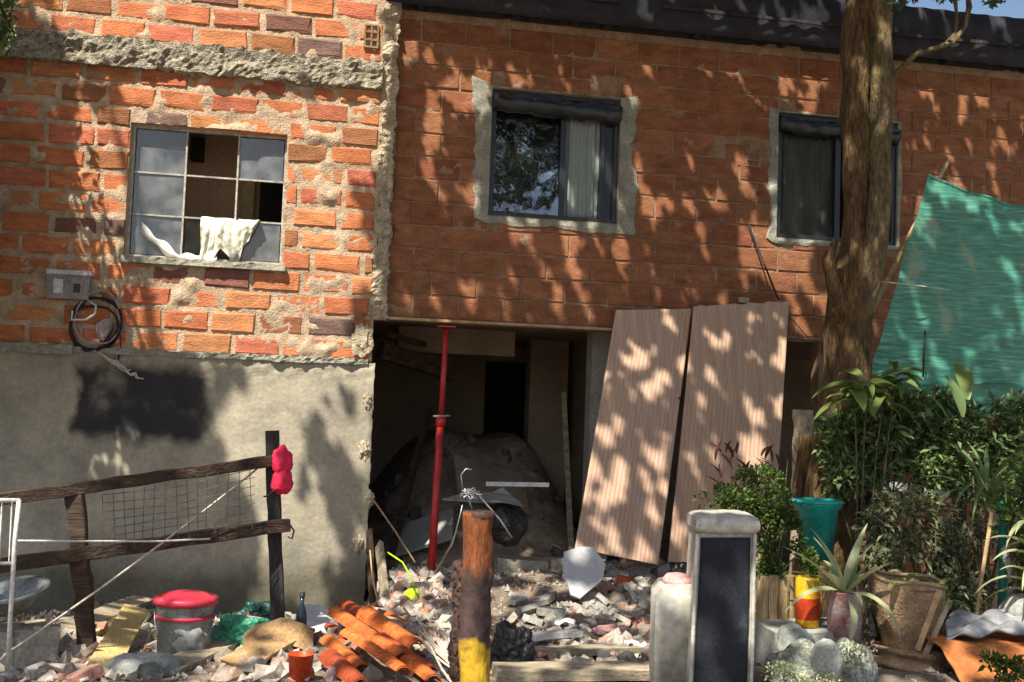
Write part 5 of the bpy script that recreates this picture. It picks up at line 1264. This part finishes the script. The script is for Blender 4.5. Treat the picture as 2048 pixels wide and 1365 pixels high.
# turquoise tub
Y = -2.45; c0 = P(1632, 1118, Y); kk = (9.2 + Y) / F
tub = thing('turquoise_tub', 'turquoise plastic tub with a wide rim raised behind the striped leaf plant', 'tub', Vector((c0.x, Y, c0.z - .02)))
MB().lathe(c0, [(0, 0), (34 * kk, 0), (44 * kk, 105 * kk), (52 * kk, 112 * kk), (53 * kk, 124 * kk), (48 * kk, 126 * kk), (40 * kk, 100 * kk), (0, 98 * kk)], 32, .015).build('bowl', M['turquoise'], tub, True)
MB().lathe(c0 + Vector((0, 0, 118 * kk)), [(53 * kk, 0), (57 * kk, .004), (57 * kk, .014), (51 * kk, .018)], 32).build('rim', M['turquoise'], tub, True)
stand = MB(); stand.box((c0.x, Y, (c0.z + ground(c0.x, Y)) / 2 - .01), (.24, .22, c0.z - ground(c0.x, Y) - .0), jit=.01); tag(stand.build('stump', M['bark'], None, False, (c0.x, Y, ground(c0.x, Y))), 'rough dark stump carrying the turquoise tub', 'stump')

# yellow red tin
Y = -3.15; c0 = Pg(1616, Y); z1 = P(1616, 1150, Y).z; kk = (9.2 + Y) / F
c0.z = P(1616, 1252, Y).z; tin = thing('painted_tin', 'upright yellow tin with red lower half beside the log planter', 'tin', c0)
r_ = 25 * kk; h_ = z1 - c0.z
MB().lathe(c0, [(0, 0), (r_, 0), (r_ * .97, h_ * .12), (r_, h_ * .14)], 22, .04).build('yellow_base', M['yellow_tin'], tin, True)
MB().lathe(c0, [(r_ * 1.0, h_ * .14), (r_ * 1.02, h_ * .52), (r_, h_ * .56)], 22, .05).build('red_band', M['red_tin'], tin, True)
MB().lathe(c0, [(r_, h_ * .56), (r_ * 1.02, h_ * .95), (r_ * .94, h_ * .97), (r_ * .9, h_ * .9), (0, h_ * .88)], 22, .05).build('yellow_top', M['yellow_tin'], tin, True)
st_ = MB(); st_.box((c0.x - .0, Y + .02, (c0.z + ground(c0.x, Y)) / 2 - .02), (.5, .3, c0.z - ground(c0.x, Y) + .035), jit=.02); tag(st_.build('stone_ledge', M['stone_flat'], None, False, (c0.x, Y, ground(c0.x, Y))), 'low grey stone ledge under the yellow and grey tins', 'stone')
yl = thing('yellow_leaved_plant', 'low plant with pale yellow leaves sprouting from the yellow tin', 'plant', c0 + Vector((0, 0, h_ * .9)))
lm = leaf_mesh(.11, .04, 1.2, M['leaf_pale'])
for k in range(9): put_leaf(yl, lm, c0 + Vector((U(-.02, .02), U(-.02, .02), h_ * .9)), U(0, 6.28), U(.2, .9), U(.6, 1.0))

# grey pink tin with variegated agave
Y = -3.25; c0 = P(1688, 1288, Y); kk = (9.2 + Y) / F; h_ = P(1688, 1182, Y).z - c0.z; r_ = 38 * kk
gt = thing('flaking_tin', 'flaking grey and dull red paint tin holding the striped spiky plant', 'tin', c0)
MB().lathe(c0, [(0, 0), (r_ * .92, 0), (r_ * .96, h_ * .4), (r_ * .99, h_ * .42), (r_, h_ * .97), (r_ * 1.05, h_), (r_ * .95, h_), (r_ * .9, h_ * .9), (0, h_ * .9)], 26, .04).build('can', M['tin_grey'], gt, True)
ag = thing('agave', 'striped spiky plant with long arching pale edged leaves in the flaking tin', 'plant', c0 + Vector((0, 0, h_ * .88)))
am = [leaf_mesh(.46, .062, d_, M['leaf_agave'], .3, 9, 'strap') for d_ in (.5, .9, 1.5, 2.1)]
for k in range(17):
    e_ = U(.15, 1.35); put_leaf(ag, am[0 if e_ > 1.0 else 1 if e_ > .7 else random.choice((1, 2, 3))], c0 + Vector((0, 0, h_ * .88)), k * 2.4 + U(-.3, .3), e_, U(.7, 1.05), U(-.3, .3))
for az, e_, s_ in ((-1.5, .35, 1.0), (-1.75, .2, .9), (1.4, .9, 1.0), (-.9, 1.2, 1.1), (3.6, .9, .9)): put_leaf(ag, am[3 if e_ < .5 else 0], c0 + Vector((0, -.01, h_ * .88)), az, e_, s_)

# big brown sack planter, and folded sack base
Y = -3.3; c0 = P(1815, 1296, Y); kk = (9.2 + Y) / F; h_ = P(1815, 1158, Y).z - c0.z; r_ = 76 * kk
sk = thing('sack_planter', 'large brown woven sack used as a planter with creased sides', 'planter', c0)
def skf(u, v):
    a = u * 6.283; tw = 1 + .05 * math.sin(a * 5 + v * 5) * (1 - v) + .06 * N3(math.cos(a) * 2, math.sin(a) * 2, v * 3)
    rr = r_ * (.62 + .42 * min(1, v * 1.5) ** .8) * tw
    return c0 + Vector((rr * math.cos(a), rr * math.sin(a) * .85, h_ * v * (1 + .06 * math.cos(a - 2.6)) + .012 * math.sin(a * 3) * v))
MB().grid(skf, 60, 22, None).build('sack', M['sack'], sk, True)
MB().tube([skf(k / 40, 1.0) for k in range(41)], .012, 7).build('rolled_edge', M['sack'], sk, True)
MB().lathe(c0 + Vector((0, 0, h_ * .9)), [(r_ * .98, 0), (0, .01)], 20).build('soil_fill', M['soil'], sk)
MB().bar(P(1880, 1180, Y - .28), P(1835, 1300, Y - .22), .012, .03).build('wooden_lath', M['bamboo'], sk)
MB().bar(P(1900, 1200, Y - .2), P(1850, 1310, Y - .2), .012, .03).build('wooden_lath', M['wood_grey'], sk)
c1 = Vector((c0.x, Y - .03, ground(c0.x, Y)))
def skb(u, v):
    a = u * 6.283; rr = 72 * kk * (1.02 + .10 * math.sin(v * 9 + math.cos(a) * 2) + .07 * N3(math.cos(a) * 3, math.sin(a) * 3, v * 3))
    return c1 + Vector((rr * math.cos(a), rr * math.sin(a) * .9, (c0.z - c1.z + .01) * v))
bs2 = MB().grid(skb, 60, 16); bs2.f.append(tuple(16 * 61 + k for k in range(60))); tag(bs2.build('folded_sack', M['sack'], None, True, c1), 'slumped folded sack supporting the big sack planter', 'sack')
sp_ = thing('sprouting_plant', 'few pale green leaves sprouting over the rim of the big sack planter', 'plant', c0 + Vector((0, 0, h_ * .9)))
for k in range(16): put_leaf(sp_, lm, c0 + Vector((U(-1, 1) * r_ * .8, U(-1, .3) * r_ * .7, h_ * .93)), U(0, 6.28), U(.1, 1.0), U(.6, 1.3))
for k in range(8): put_leaf(sp_, lm, P(1895, 1205, Y - .15) + Vector((U(-.05, .05), U(-.05, .05), U(-.05, .05))), U(0, 6.28), U(-.2, .8), U(.5, .9))

# orange canvas, grey sheet, pale stones at the lower right
Y = -3.6
c0 = P(1980, 1390, Y); c0.z = ground(c0.x, Y)
def oc(u, v):
    x = P(1872, 1300, Y).x + .95 * u; zt = P(1950, 1282, Y).z - .04 * u
    return Vector((x, Y - .30 * v ** 1.5 + .02 * math.sin(u * 17 + v * 5) * v + .35 * (1 - min(1, v * 4)), max(ground(x, Y) - .02, zt - (zt - c0.z) * max(0, v - .18) / .82 + .02 * N3(u * 5, v * 4) - .015 * math.sin(u * 11 + v * 9) * v)))
tag(MB().grid(oc, 60, 30, (0, .012, 0)).build('orange_canvas', M['sack_orange'], None, True, c0), 'creased orange brown canvas draped at the lower right corner', 'canvas')
def gs(u, v):
    a_ = P(1895 + 200 * u, 1236 - 12 * math.sin(u * 3) + 46 * v, Y + .28 - .25 * v); return a_ + Vector((0, .03 * N3(u * 6, v * 3), .035 * N3(u * 5, v * 4) + .02 * abs(math.sin(u * 9 + v * 3))))
tag(MB().grid(gs, 50, 16, (0, .02, -.015)).build('grey_sheet', M['grey_tarp'], None, True, P(1980, 1290, Y)), 'crumpled grey plastic sheet lying on top of the orange canvas', 'plastic sheet')
c = P(2035, 1215, Y + .3); b_ = MB(); b_.blob(c, (.10, .09, .075), .2, 1.3, 3, 8); tag(b_.build('round_stone', M['stone_flat'], None, True, c - Vector((0, 0, .07))), 'rounded pale stone against the green post at the right edge', 'stone')
Y = -3.75; stn = []
def rock(px, py, r, mt, label, seed, Y_, amp=.25):
    c = P(px, py, Y_); gz_ = ground(c.x, Y_); b_ = MB(); b_.blob(c, r, amp, 1.4, 4, seed); 
    return tag(b_.build('rock', mt, None, True, Vector((c.x, Y_, c.z - r[2]))), label, 'rock')
rock(1600, 1365, (.17, .15, .20), M['stone_pale'], 'mottled pale rock just right of the armchair', 3, -3.85)
rock(1700, 1345, (.13, .13, .17), M['stone_pale'], 'mottled pale rock below the flaking tin', 9, -3.75)
rock(1652, 1330, (.085, .08, .13), M['stone_flat'], 'smooth upright grey stone between two mottled rocks', 14, -3.95, .12)
rock(1590, 1290, (.10, .12, .10), M['stone_flat'], 'dark flat stone under the log planter', 19, -3.4)
for i, (px, py, Y_) in enumerate(((1535, 1330, -3.9), (1690, 1305, -3.9), (1740, 1330, -3.9))): pass
gcp = thing('ground_cover', 'tiny pale leafed creeper growing over the mottled rocks', 'creeper', Pg(1650, -4.0))
foliage(gcp, M['leaf_agave'], [(P(1560, 1345, -4.02), px_r(40, 20, -4)), (P(1700, 1310, -3.93), px_r(38, 24, -4)), (P(1640, 1365, -4.1), px_r(60, 16, -4))], 900, .016, .012)
wd = thing('weed', 'bright green weed at the very lower right corner on the canvas', 'weed', P(2010, 1350, -4.0))
foliage(wd, M['leaf_mid'], [(P(2020, 1340, -4.0), px_r(30, 26, -4)), (P(1985, 1325, -4.0), px_r(26, 14, -4))], 260, .05, .022)

# green post and bamboo cane at right
a, b = Pg(2000, -3.1), P(2008, 1000, -3.1)
tag(MB().tube([a, a.lerp(b, .5) + Vector((.01, 0, 0)), b], .027, 12).build('green_post', M['post_green'], None, True, a), 'slim green plastic post standing at the right edge', 'post')
a, b = Pg(1945, -3.15), P(1985, 1020, -3.15)
tag(MB().tube([a, a.lerp(b, .5) + Vector((-.012, 0, 0)), b], .012, 8).build('bamboo_cane', M['bamboo'], None, True, a), 'thin yellow cane leaning beside the green plastic post', 'cane')
slab_thing('white_sliver', 'narrow white leaf shaped plastic sliver hanging right of the green post', 'plastic', [(2003, 1100, 0), (2012, 1090, 0), (2026, 1130, 0), (2028, 1160, 0), (2018, 1150, 0), (2008, 1125, 0)], -3.2, .006, M['white'])
# shelf behind the plants
shf = thing('plank_shelf', 'pale board shelf half hidden behind the dark shrubs', 'shelf', Pg(1880, -1.5))
MB().bar(P(1740, 965, -1.5), P(2090, 1012, -1.5), .22, .06, jit=.008).build('board', M['white_board'], shf)
MB().bar(P(1690, 1014, -1.75), P(1800, 1018, -1.75), .05, .03).build('batten', M['wood_grey'], shf)
for px in (1765, 1920, 2060): q = P(px, 990, -1.5); MB().bar((q.x, -1.5, ground(q.x, -1.5)), (q.x, -1.5, q.z - .05), .07).build('support', M['wood_dark'], shf)
c = P(1735, 1020, -1.9); b_ = MB(); b_.blob(c, (.11, .1, .13), .2, 1.4, 3, 4); tag(b_.build('black_pot', M['black_bag'], None, True, c - Vector((0, 0, .13))), 'round black pot right behind the turquoise tub', 'pot')
c = P(1605, 870, -.9); b_ = MB(); b_.roughbar((c.x, -.9, ground(c.x, -.9)), (c.x, -.9, c.z + .2), .12, .12, .02, 24, 4, 9, 3); tag(b_.build('stone_pillar', M['mortar_pale'], None, False, (c.x, -.9, ground(c.x, -.9))), 'narrow rough stone pillar between the wider panel and tree trunk', 'pillar')

# shrubs
def shrub(name, label, blobs_px, Y, mt, n_, L, wd_, ntips=7, cat='shrub', hang=0, up=.3):
    cx_ = sum(b[0] for b in blobs_px) / len(blobs_px); b0 = Pg(cx_, Y)
    t_ = thing(name, label, cat, b0)
    bl = [(P(px, py, Y + dy), px_r(rx, ry, Y)) for (px, py, rx, ry, dy) in blobs_px]
    foliage(t_, mt, bl, int(n_ * .7), L * 1.15, wd_ * 1.25, up=up, hang=hang)
    stems(t_, b0, [bl[i % len(bl)][0] + Vector((U(-.1, .1), U(-.05, .05), U(-.05, .1))) for i in range(ntips)], .011)
    return t_
shrub('shrub', 'dense dark green shrub behind the turquoise tub and under the netting', [(1690, 880, 60, 60, 0), (1760, 850, 70, 60, -.05), (1830, 880, 70, 70, 0), (1730, 930, 70, 50, 0), (1800, 820, 60, 40, -.1), (1880, 830, 60, 50, .1), (1690, 960, 40, 40, -.1)], -2.15, M['leaf_dark'], 7000, .062, .026)
shrub('shrub', 'dark feathery shrub below the right half of the green netting', [(1900, 900, 70, 70, 0), (1960, 850, 60, 60, 0), (2020, 900, 60, 80, 0), (1960, 960, 80, 50, -.1), (2060, 840, 60, 60, 0), (1860, 950, 60, 40, 0)], -2.3, M['leaf_dark'], 6000, .07, .02, hang=.3)
shrub('shrub', 'tangled olive thicket low between the sack planter and the cane', [(1780, 1060, 70, 50, 0), (1850, 1090, 80, 70, 0), (1930, 1090, 60, 80, 0), (1830, 1020, 90, 40, 0), (1900, 1180, 60, 50, -.1), (1760, 1130, 40, 40, -.1), (1960, 1180, 30, 40, 0), (2040, 1100, 40, 90, 0)], -2.7, M['leaf_fern'], 5200, .055, .018, 14, hang=.5)
shrub('shrub', 'loose green shrub at the far right edge beyond the green post', [(2030, 1040, 30, 50, 0), (2060, 960, 50, 60, 0), (2070, 1120, 40, 70, 0)], -3.3, M['leaf_mid'], 700, .08, .028)
# broad leaved plant in front of trunk
bp_ = thing('broad_leaved_plant', 'plant with broad pale green leaves spreading in front of the tree trunk', 'plant', Pg(1720, -2.5))
bl1 = leaf_mesh(.34, .10, .9, M['leaf_pale'], .2, 7); bl2 = leaf_mesh(.24, .055, 1.3, M['leaf_mid'], .25, 7)
tipsb = [P(1735, 775, -2.5), P(1765, 800, -2.5), P(1712, 800, -2.55), P(1790, 760, -2.45)]
for j, tpt in enumerate(tipsb):
    for k in range(12): put_leaf(bp_, random.choice((bl1, bl2, bl2)), tpt + Vector((U(-.03, .03), U(-.03, .03), U(-.06, .06))), k * .7 + U(-.3, .3) + j, U(-.1, .9), U(.6, 1.05), U(-.4, .4))
for az, e_, px, py in ((1.5, .15, 1730, 768), (1.62, .05, 1725, 800), (1.4, .4, 1745, 790), (-.3, 1.2, 1935, 800), (-1.4, .6, 1760, 760)): put_leaf(bp_, bl1, P(px, py, -2.55), az, e_, 1.15)
stems(bp_, Pg(1720, -2.5), tipsb, .010)
# arching dark fronds on the right
fr_ = thing('palm', 'plant with long dark arching strap leaves right of the shrubs', 'plant', Pg(1975, -2.75))
fm = [leaf_mesh(.75, .035, d_, M['leaf_dark'], .3, 12, 'strap') for d_ in (1.2, 1.8, 2.3)]
for k in range(22): put_leaf(fr_, random.choice(fm), P(1975, 1010, -2.75) + Vector((U(-.04, .04), U(-.04, .04), U(-.05, .05))), k * 2.4, U(.8, 1.45), U(.7, 1.15), U(-.3, .3))
stems(fr_, Pg(1975, -2.75), [P(1975, 1010, -2.75)], .03, wob=.01)
eb_ = leaf_mesh(.32, .11, .5, M['leaf_dark'], .15, 7)
put_leaf(fr_, eb_, P(1925, 835, -2.6), .3, 1.35, 1.0); put_leaf(fr_, eb_, P(1900, 850, -2.6), 1.0, 1.2, .8)
# trailing plant leaves on right edge
te = thing('trailing_plant', 'trailing plant with arching light leaves hanging in at the right edge', 'plant', Pg(2060, -3.4))
for k in range(12): put_leaf(te, am[random.choice((1, 2))], P(2065, 1030 + 14 * k, -3.4), U(.6, 2.6), U(.0, .9), U(.6, .9))
stems(te, Pg(2060, -3.4), [P(2065, 1020, -3.4), P(2075, 1100, -3.4)], .012)

# ================================================================== green netting on bamboo pole
YN = -1.7
net_tl, net_tr, net_br, net_bl = P(1858, 350, YN), P(2150, 425, YN - .1), P(2150, 800, YN - .25), P(1738, 745, YN - .05)
def netf(u, v):
    t = net_tl.lerp(net_tr, u) + Vector((0, 0, -.07 * math.sin(u * 3.14))); b = net_bl.lerp(net_br, u) + Vector((0, 0, -.05 * math.sin(u * 7)))
    p = t.lerp(b, v)
    if u < .001: pass
    bulge = -.05 * math.sin(3.14 * v) * (1 - u * .5); f_ = .016 * math.sin(u * 26 + v * 4 + 2 * N3(u * 2, v * 2)) * (1 - v * .5) + .03 * N3(u * 4, v * 4) + .008 * N3(u * 14, v * 12) + .008 * math.sin(v * 60 + 6 * N3(u * 3, v * 5)) * sst(.45, 1, v)
    x = p.x + (.06 * math.sin(v * 3.1) * (1 - u)) * -.3
    return Vector((x, p.y + bulge + f_, p.z + .006 * N3(u * 9, v * 9)))
mn, nt_, bs = newmat('green_shade_net'); L = nt_.links; n = nt_.nodes
geo = n.new('ShaderNodeNewGeometry'); mp = n.new('ShaderNodeMapping'); mp.inputs['Scale'].default_value = (2.2, 2.2, 20); L.new(geo.outputs['Position'], mp.inputs[0])
nz = n.new('ShaderNodeTexNoise'); nz.inputs['Scale'].default_value = 3; nz.inputs['Detail'].default_value = 5; L.new(mp.outputs[0], nz.inputs['Vector'])
rp = ramp(nt_, [(.35, (.07, .34, .24)), (.6, (.14, .52, .39)), (.75, (.32, .66, .54))]); L.new(nz.outputs[0], rp.inputs[0]); L.new(rp.outputs[0], bs.inputs['Base Color']); bs.inputs['Roughness'].default_value = .5
tr = n.new('ShaderNodeBsdfTranslucent'); L.new(rp.outputs[0], tr.inputs[0]); tp_ = n.new('ShaderNodeBsdfTransparent')
m1 = n.new('ShaderNodeMixShader'); m1.inputs[0].default_value = .45; L.new(bs.outputs[0], m1.inputs[1]); L.new(tr.outputs[0], m1.inputs[2])
m2 = n.new('ShaderNodeMixShader'); mr = n.new('ShaderNodeMapRange'); mr.inputs[1].default_value = .35; mr.inputs[2].default_value = .65; mr.inputs[3].default_value = .22; mr.inputs[4].default_value = .04
L.new(nz.outputs[0], mr.inputs[0]); L.new(mr.outputs[0], m2.inputs[0]); L.new(m1.outputs[0], m2.inputs[1]); L.new(tp_.outputs[0], m2.inputs[2]); L.new(m2.outputs[0], n['Material Output'].inputs[0])
nets = thing('shade_net', 'green woven shade net stretched from a pole above the plants', 'shade net', net_bl)
MB().grid(netf, 110, 110).build('mesh_sheet', mn, nets, True)
MB().tube([netf(k / 30, 0) for k in range(31)], .010, 6).build('top_hem', mn, nets, True)
def nflap(u, v):
    p = netf(.15 + .85 * u, 1.0); return p + Vector((.02 * N3(u * 6, v * 4), .04 + .05 * v + .03 * N3(u * 5, v * 3), .03 - .26 * v - .03 * N3(u * 7, 2)))
MB().grid(nflap, 50, 14).build('lower_flap', mn, nets, True)
tag(MB().tube(*dens([P(1896, 322, YN + .06), P(1850, 410, YN + .06), P(1800, 510, YN + .06), P(1752, 605, YN + .06), P(1700, 720, YN + .08), Pg(1600, YN + .3)], [.016, .016, .018, .018, .02, .02]), 9, rough=.004, rsc=20).build('bamboo_pole', M['bamboo'], None, True, Pg(1600, YN + .3)), 'slanting bamboo pole holding the left edge of the green net', 'pole')
tag(MB().tube([P(1745, 562, YN - .2), P(1820, 570, YN - .22), P(1900, 580, YN - .22)], .005, 5).build('tie_cord', M['rope'], None, True, P(1745, 562, YN - .2)), 'thin white tie cord from the tree across the green net', 'cord')
tag(MB().tube([P(1850, 662, YN - .22), P(1846, 755, YN - .22)], .008, 6).build('thin_rod', M['cable_black'], None, True, P(1846, 755, YN - .22)), 'short dark upright rod in front of the green net', 'rod')
tag(MB().tube([P(1497, 450, -.02), P(1525, 520, -.06), P(1557, 600, -.2)], .009, 6).build('dark_cane', M['wood_post'], None, True, P(1557, 600, -.2)), 'thin dark cane slanting down the wall to the wider panel corner', 'cane')
tag(MB().tube([P(1585, 640, -.06), P(1620, 680, -1.0), P(1690, 700, -1.65), P(1740, 712, YN)], .004, 5).build('black_wire', M['cable_black'], None, True, P(1740, 712, YN)), 'thin black wire crossing the trunk to the green net', 'wire')

# ================================================================== rubble
RC = [(.42, .38, .32), (.34, .31, .27), (.24, .20, .16), (.50, .46, .40), (.42, .30, .25), (.38, .20, .14), (.17, .14, .12), (.55, .53, .50)]
kinds = [('grey', 'grey broken concrete chunk'), ('pale', 'pale plaster chunk'), ('brown', 'brown broken brick chunk')]
pal = {'grey': [(.34, .32, .28), (.26, .24, .21)], 'pale': [(.46, .42, .36), (.50, .47, .42), (.46, .37, .31)], 'brown': [(.34, .19, .13), (.28, .15, .10), (.42, .24, .18)]}
cnt = 0
def scatter(n_, x0, x1, y0, y1, s0, s1, where, avoid=None):
    global cnt
    for k in range(n_):
        px, py = U(x0, x1), U(y0, y1); p = G(px, py)
        if avoid and avoid(px, py): continue
        s_ = U(s0, s1); kd, lab = random.choices(kinds, (4, 4, 2))[0]
        me = random.choice(ck if R() < .6 else slabs); o = bpy.data.objects.new('rubble_chunk', me); col.objects.link(o)
        flat_ = U(.18, .4) if me in slabs else U(.5, .9)
        o.location = p + Vector((0, 0, s_ * .12)); o.scale = (s_ * U(.7, 1.4), s_ * U(.7, 1.1), s_ * flat_); o.rotation_euler = (U(-.6, .6), U(-.6, .6), U(0, 6.28))
        o.color = (*vary(random.choice(pal[kd]), .25), 1); tag(o, lab + ' ' + where, 'rubble chunk', kd + ' rubble chunks ' + where); cnt += 1
scatter(95, 1140, 1400, 1135, 1300, .06, .19, 'on the heap at the foot of the leaning panels')
scatter(55, 740, 930, 1150, 1260, .06, .17, 'around the neon yellow glove')
scatter(38, 990, 1330, 1240, 1330, .05, .14, 'between the stone steps and the level planks')
scatter(50, 10, 330, 1225, 1365, .06, .18, 'around the yellow plank')
scatter(44, 400, 640, 1270, 1365, .05, .13, 'between the bucket and the orange pot')
scatter(34, 600, 900, 1220, 1365, .05, .13, 'around the heap of orange roof tiles')
for i in range(34):
    px, py = (U(1140, 1390), U(1130, 1270)) if i % 3 else (U(990, 1330), U(1200, 1290)); p = G(px, py); o = bpy.data.objects.new('concrete_fragment', slabs[i % 6]); col.objects.link(o)
    s_ = U(.14, .27); o.location = p + Vector((0, 0, .03)); o.scale = (s_, s_ * U(.55, .9), U(.03, .05)); o.rotation_euler = (U(-.2, .9), U(-.5, .5), U(0, 6.28)); g_ = U(.30, .50); o.color = (g_, g_ * .96, g_ * .89, 1)
    tag(o, 'flat grey white concrete fragment in the rubble before the doorway', 'concrete fragment', 'broken flat fragments before the doorway')
for i in range(16):
    px, py = U(600, 900), U(1225, 1365); p = G(px, py); o = bpy.data.objects.new('tile_shard', slabs[i % 6]); col.objects.link(o)
    s_ = U(.05, .12); o.location = p + Vector((0, 0, .03)); o.scale = (s_, s_ * .7, .014); o.rotation_euler = (U(-.7, .7), U(-.7, .7), U(0, 6.28)); o.color = (*vary((.62, .17, .04), .2), 1)
    tag(o, 'small orange clay shard beside the heap of roof tiles', 'tile shard', 'orange clay shards beside the roof tiles')
print('chunks', cnt)
md = MB(); bx_ = [(i, j, k) for i in (-1, 1) for j in (-1, 1) for k in (-1, 1)]
def pile(n_, x0, x1, y0, y1, s0, s1):
    for k in range(n_):
        px, py = random.triangular(x0, x1), U(y0, y1); p = G(px, py); s_ = s0 + (s1 - s0) * R() ** 2.2
        md.box(p + Vector((0, 0, s_ * U(-.1, .45))), (s_ * U(.7, 1.6), s_ * U(.6, 1.2), s_ * U(.25, .8)), Euler((U(-.9, .9), U(-.9, .9), U(0, 6))).to_matrix(), s_ * .16)
pile(650, 1120, 1420, 1125, 1310, .03, .12); pile(330, 730, 930, 1130, 1270, .03, .10); pile(260, 985, 1340, 1225, 1350, .025, .09)
pile(300, 0, 340, 1215, 1365, .03, .12); pile(260, 400, 660, 1240, 1365, .025, .10); pile(160, 600, 930, 1210, 1300, .025, .08)
tag(md.build('rubble', M['rubble']), 'dusty heap of mixed small brick and plaster rubble', 'rubble', kind='stuff')
gm = MB(); ico = [(0, 0, 1), (0, 0, -1), (1, 0, 0), (-1, 0, 0), (0, 1, 0), (0, -1, 0)]; icf = [(0, 2, 4), (0, 4, 3), (0, 3, 5), (0, 5, 2), (1, 4, 2), (1, 3, 4), (1, 5, 3), (1, 2, 5)]
for k in range(9000):
    x, y = U(-3.2, 4.6), -abs(random.gauss(0, 1.0)) * 2.6
    if y < -6 or y > -.02: continue
    s_ = .008 + .035 * R() ** 3; rot = Euler((U(0, 6), U(0, 6), U(0, 6))).to_matrix(); z = ground(x, y) + s_ * .2
    gm.add([Vector((x, y, z)) + rot @ Vector((v[0] * s_ * U(.6, 1.2), v[1] * s_ * U(.5, 1), v[2] * s_ * U(.4, .9))) for v in ico], icf)
tag(gm.build('gravel', M['rubble']), 'loose small rubble and grit scattered over the ground', 'gravel', kind='stuff')
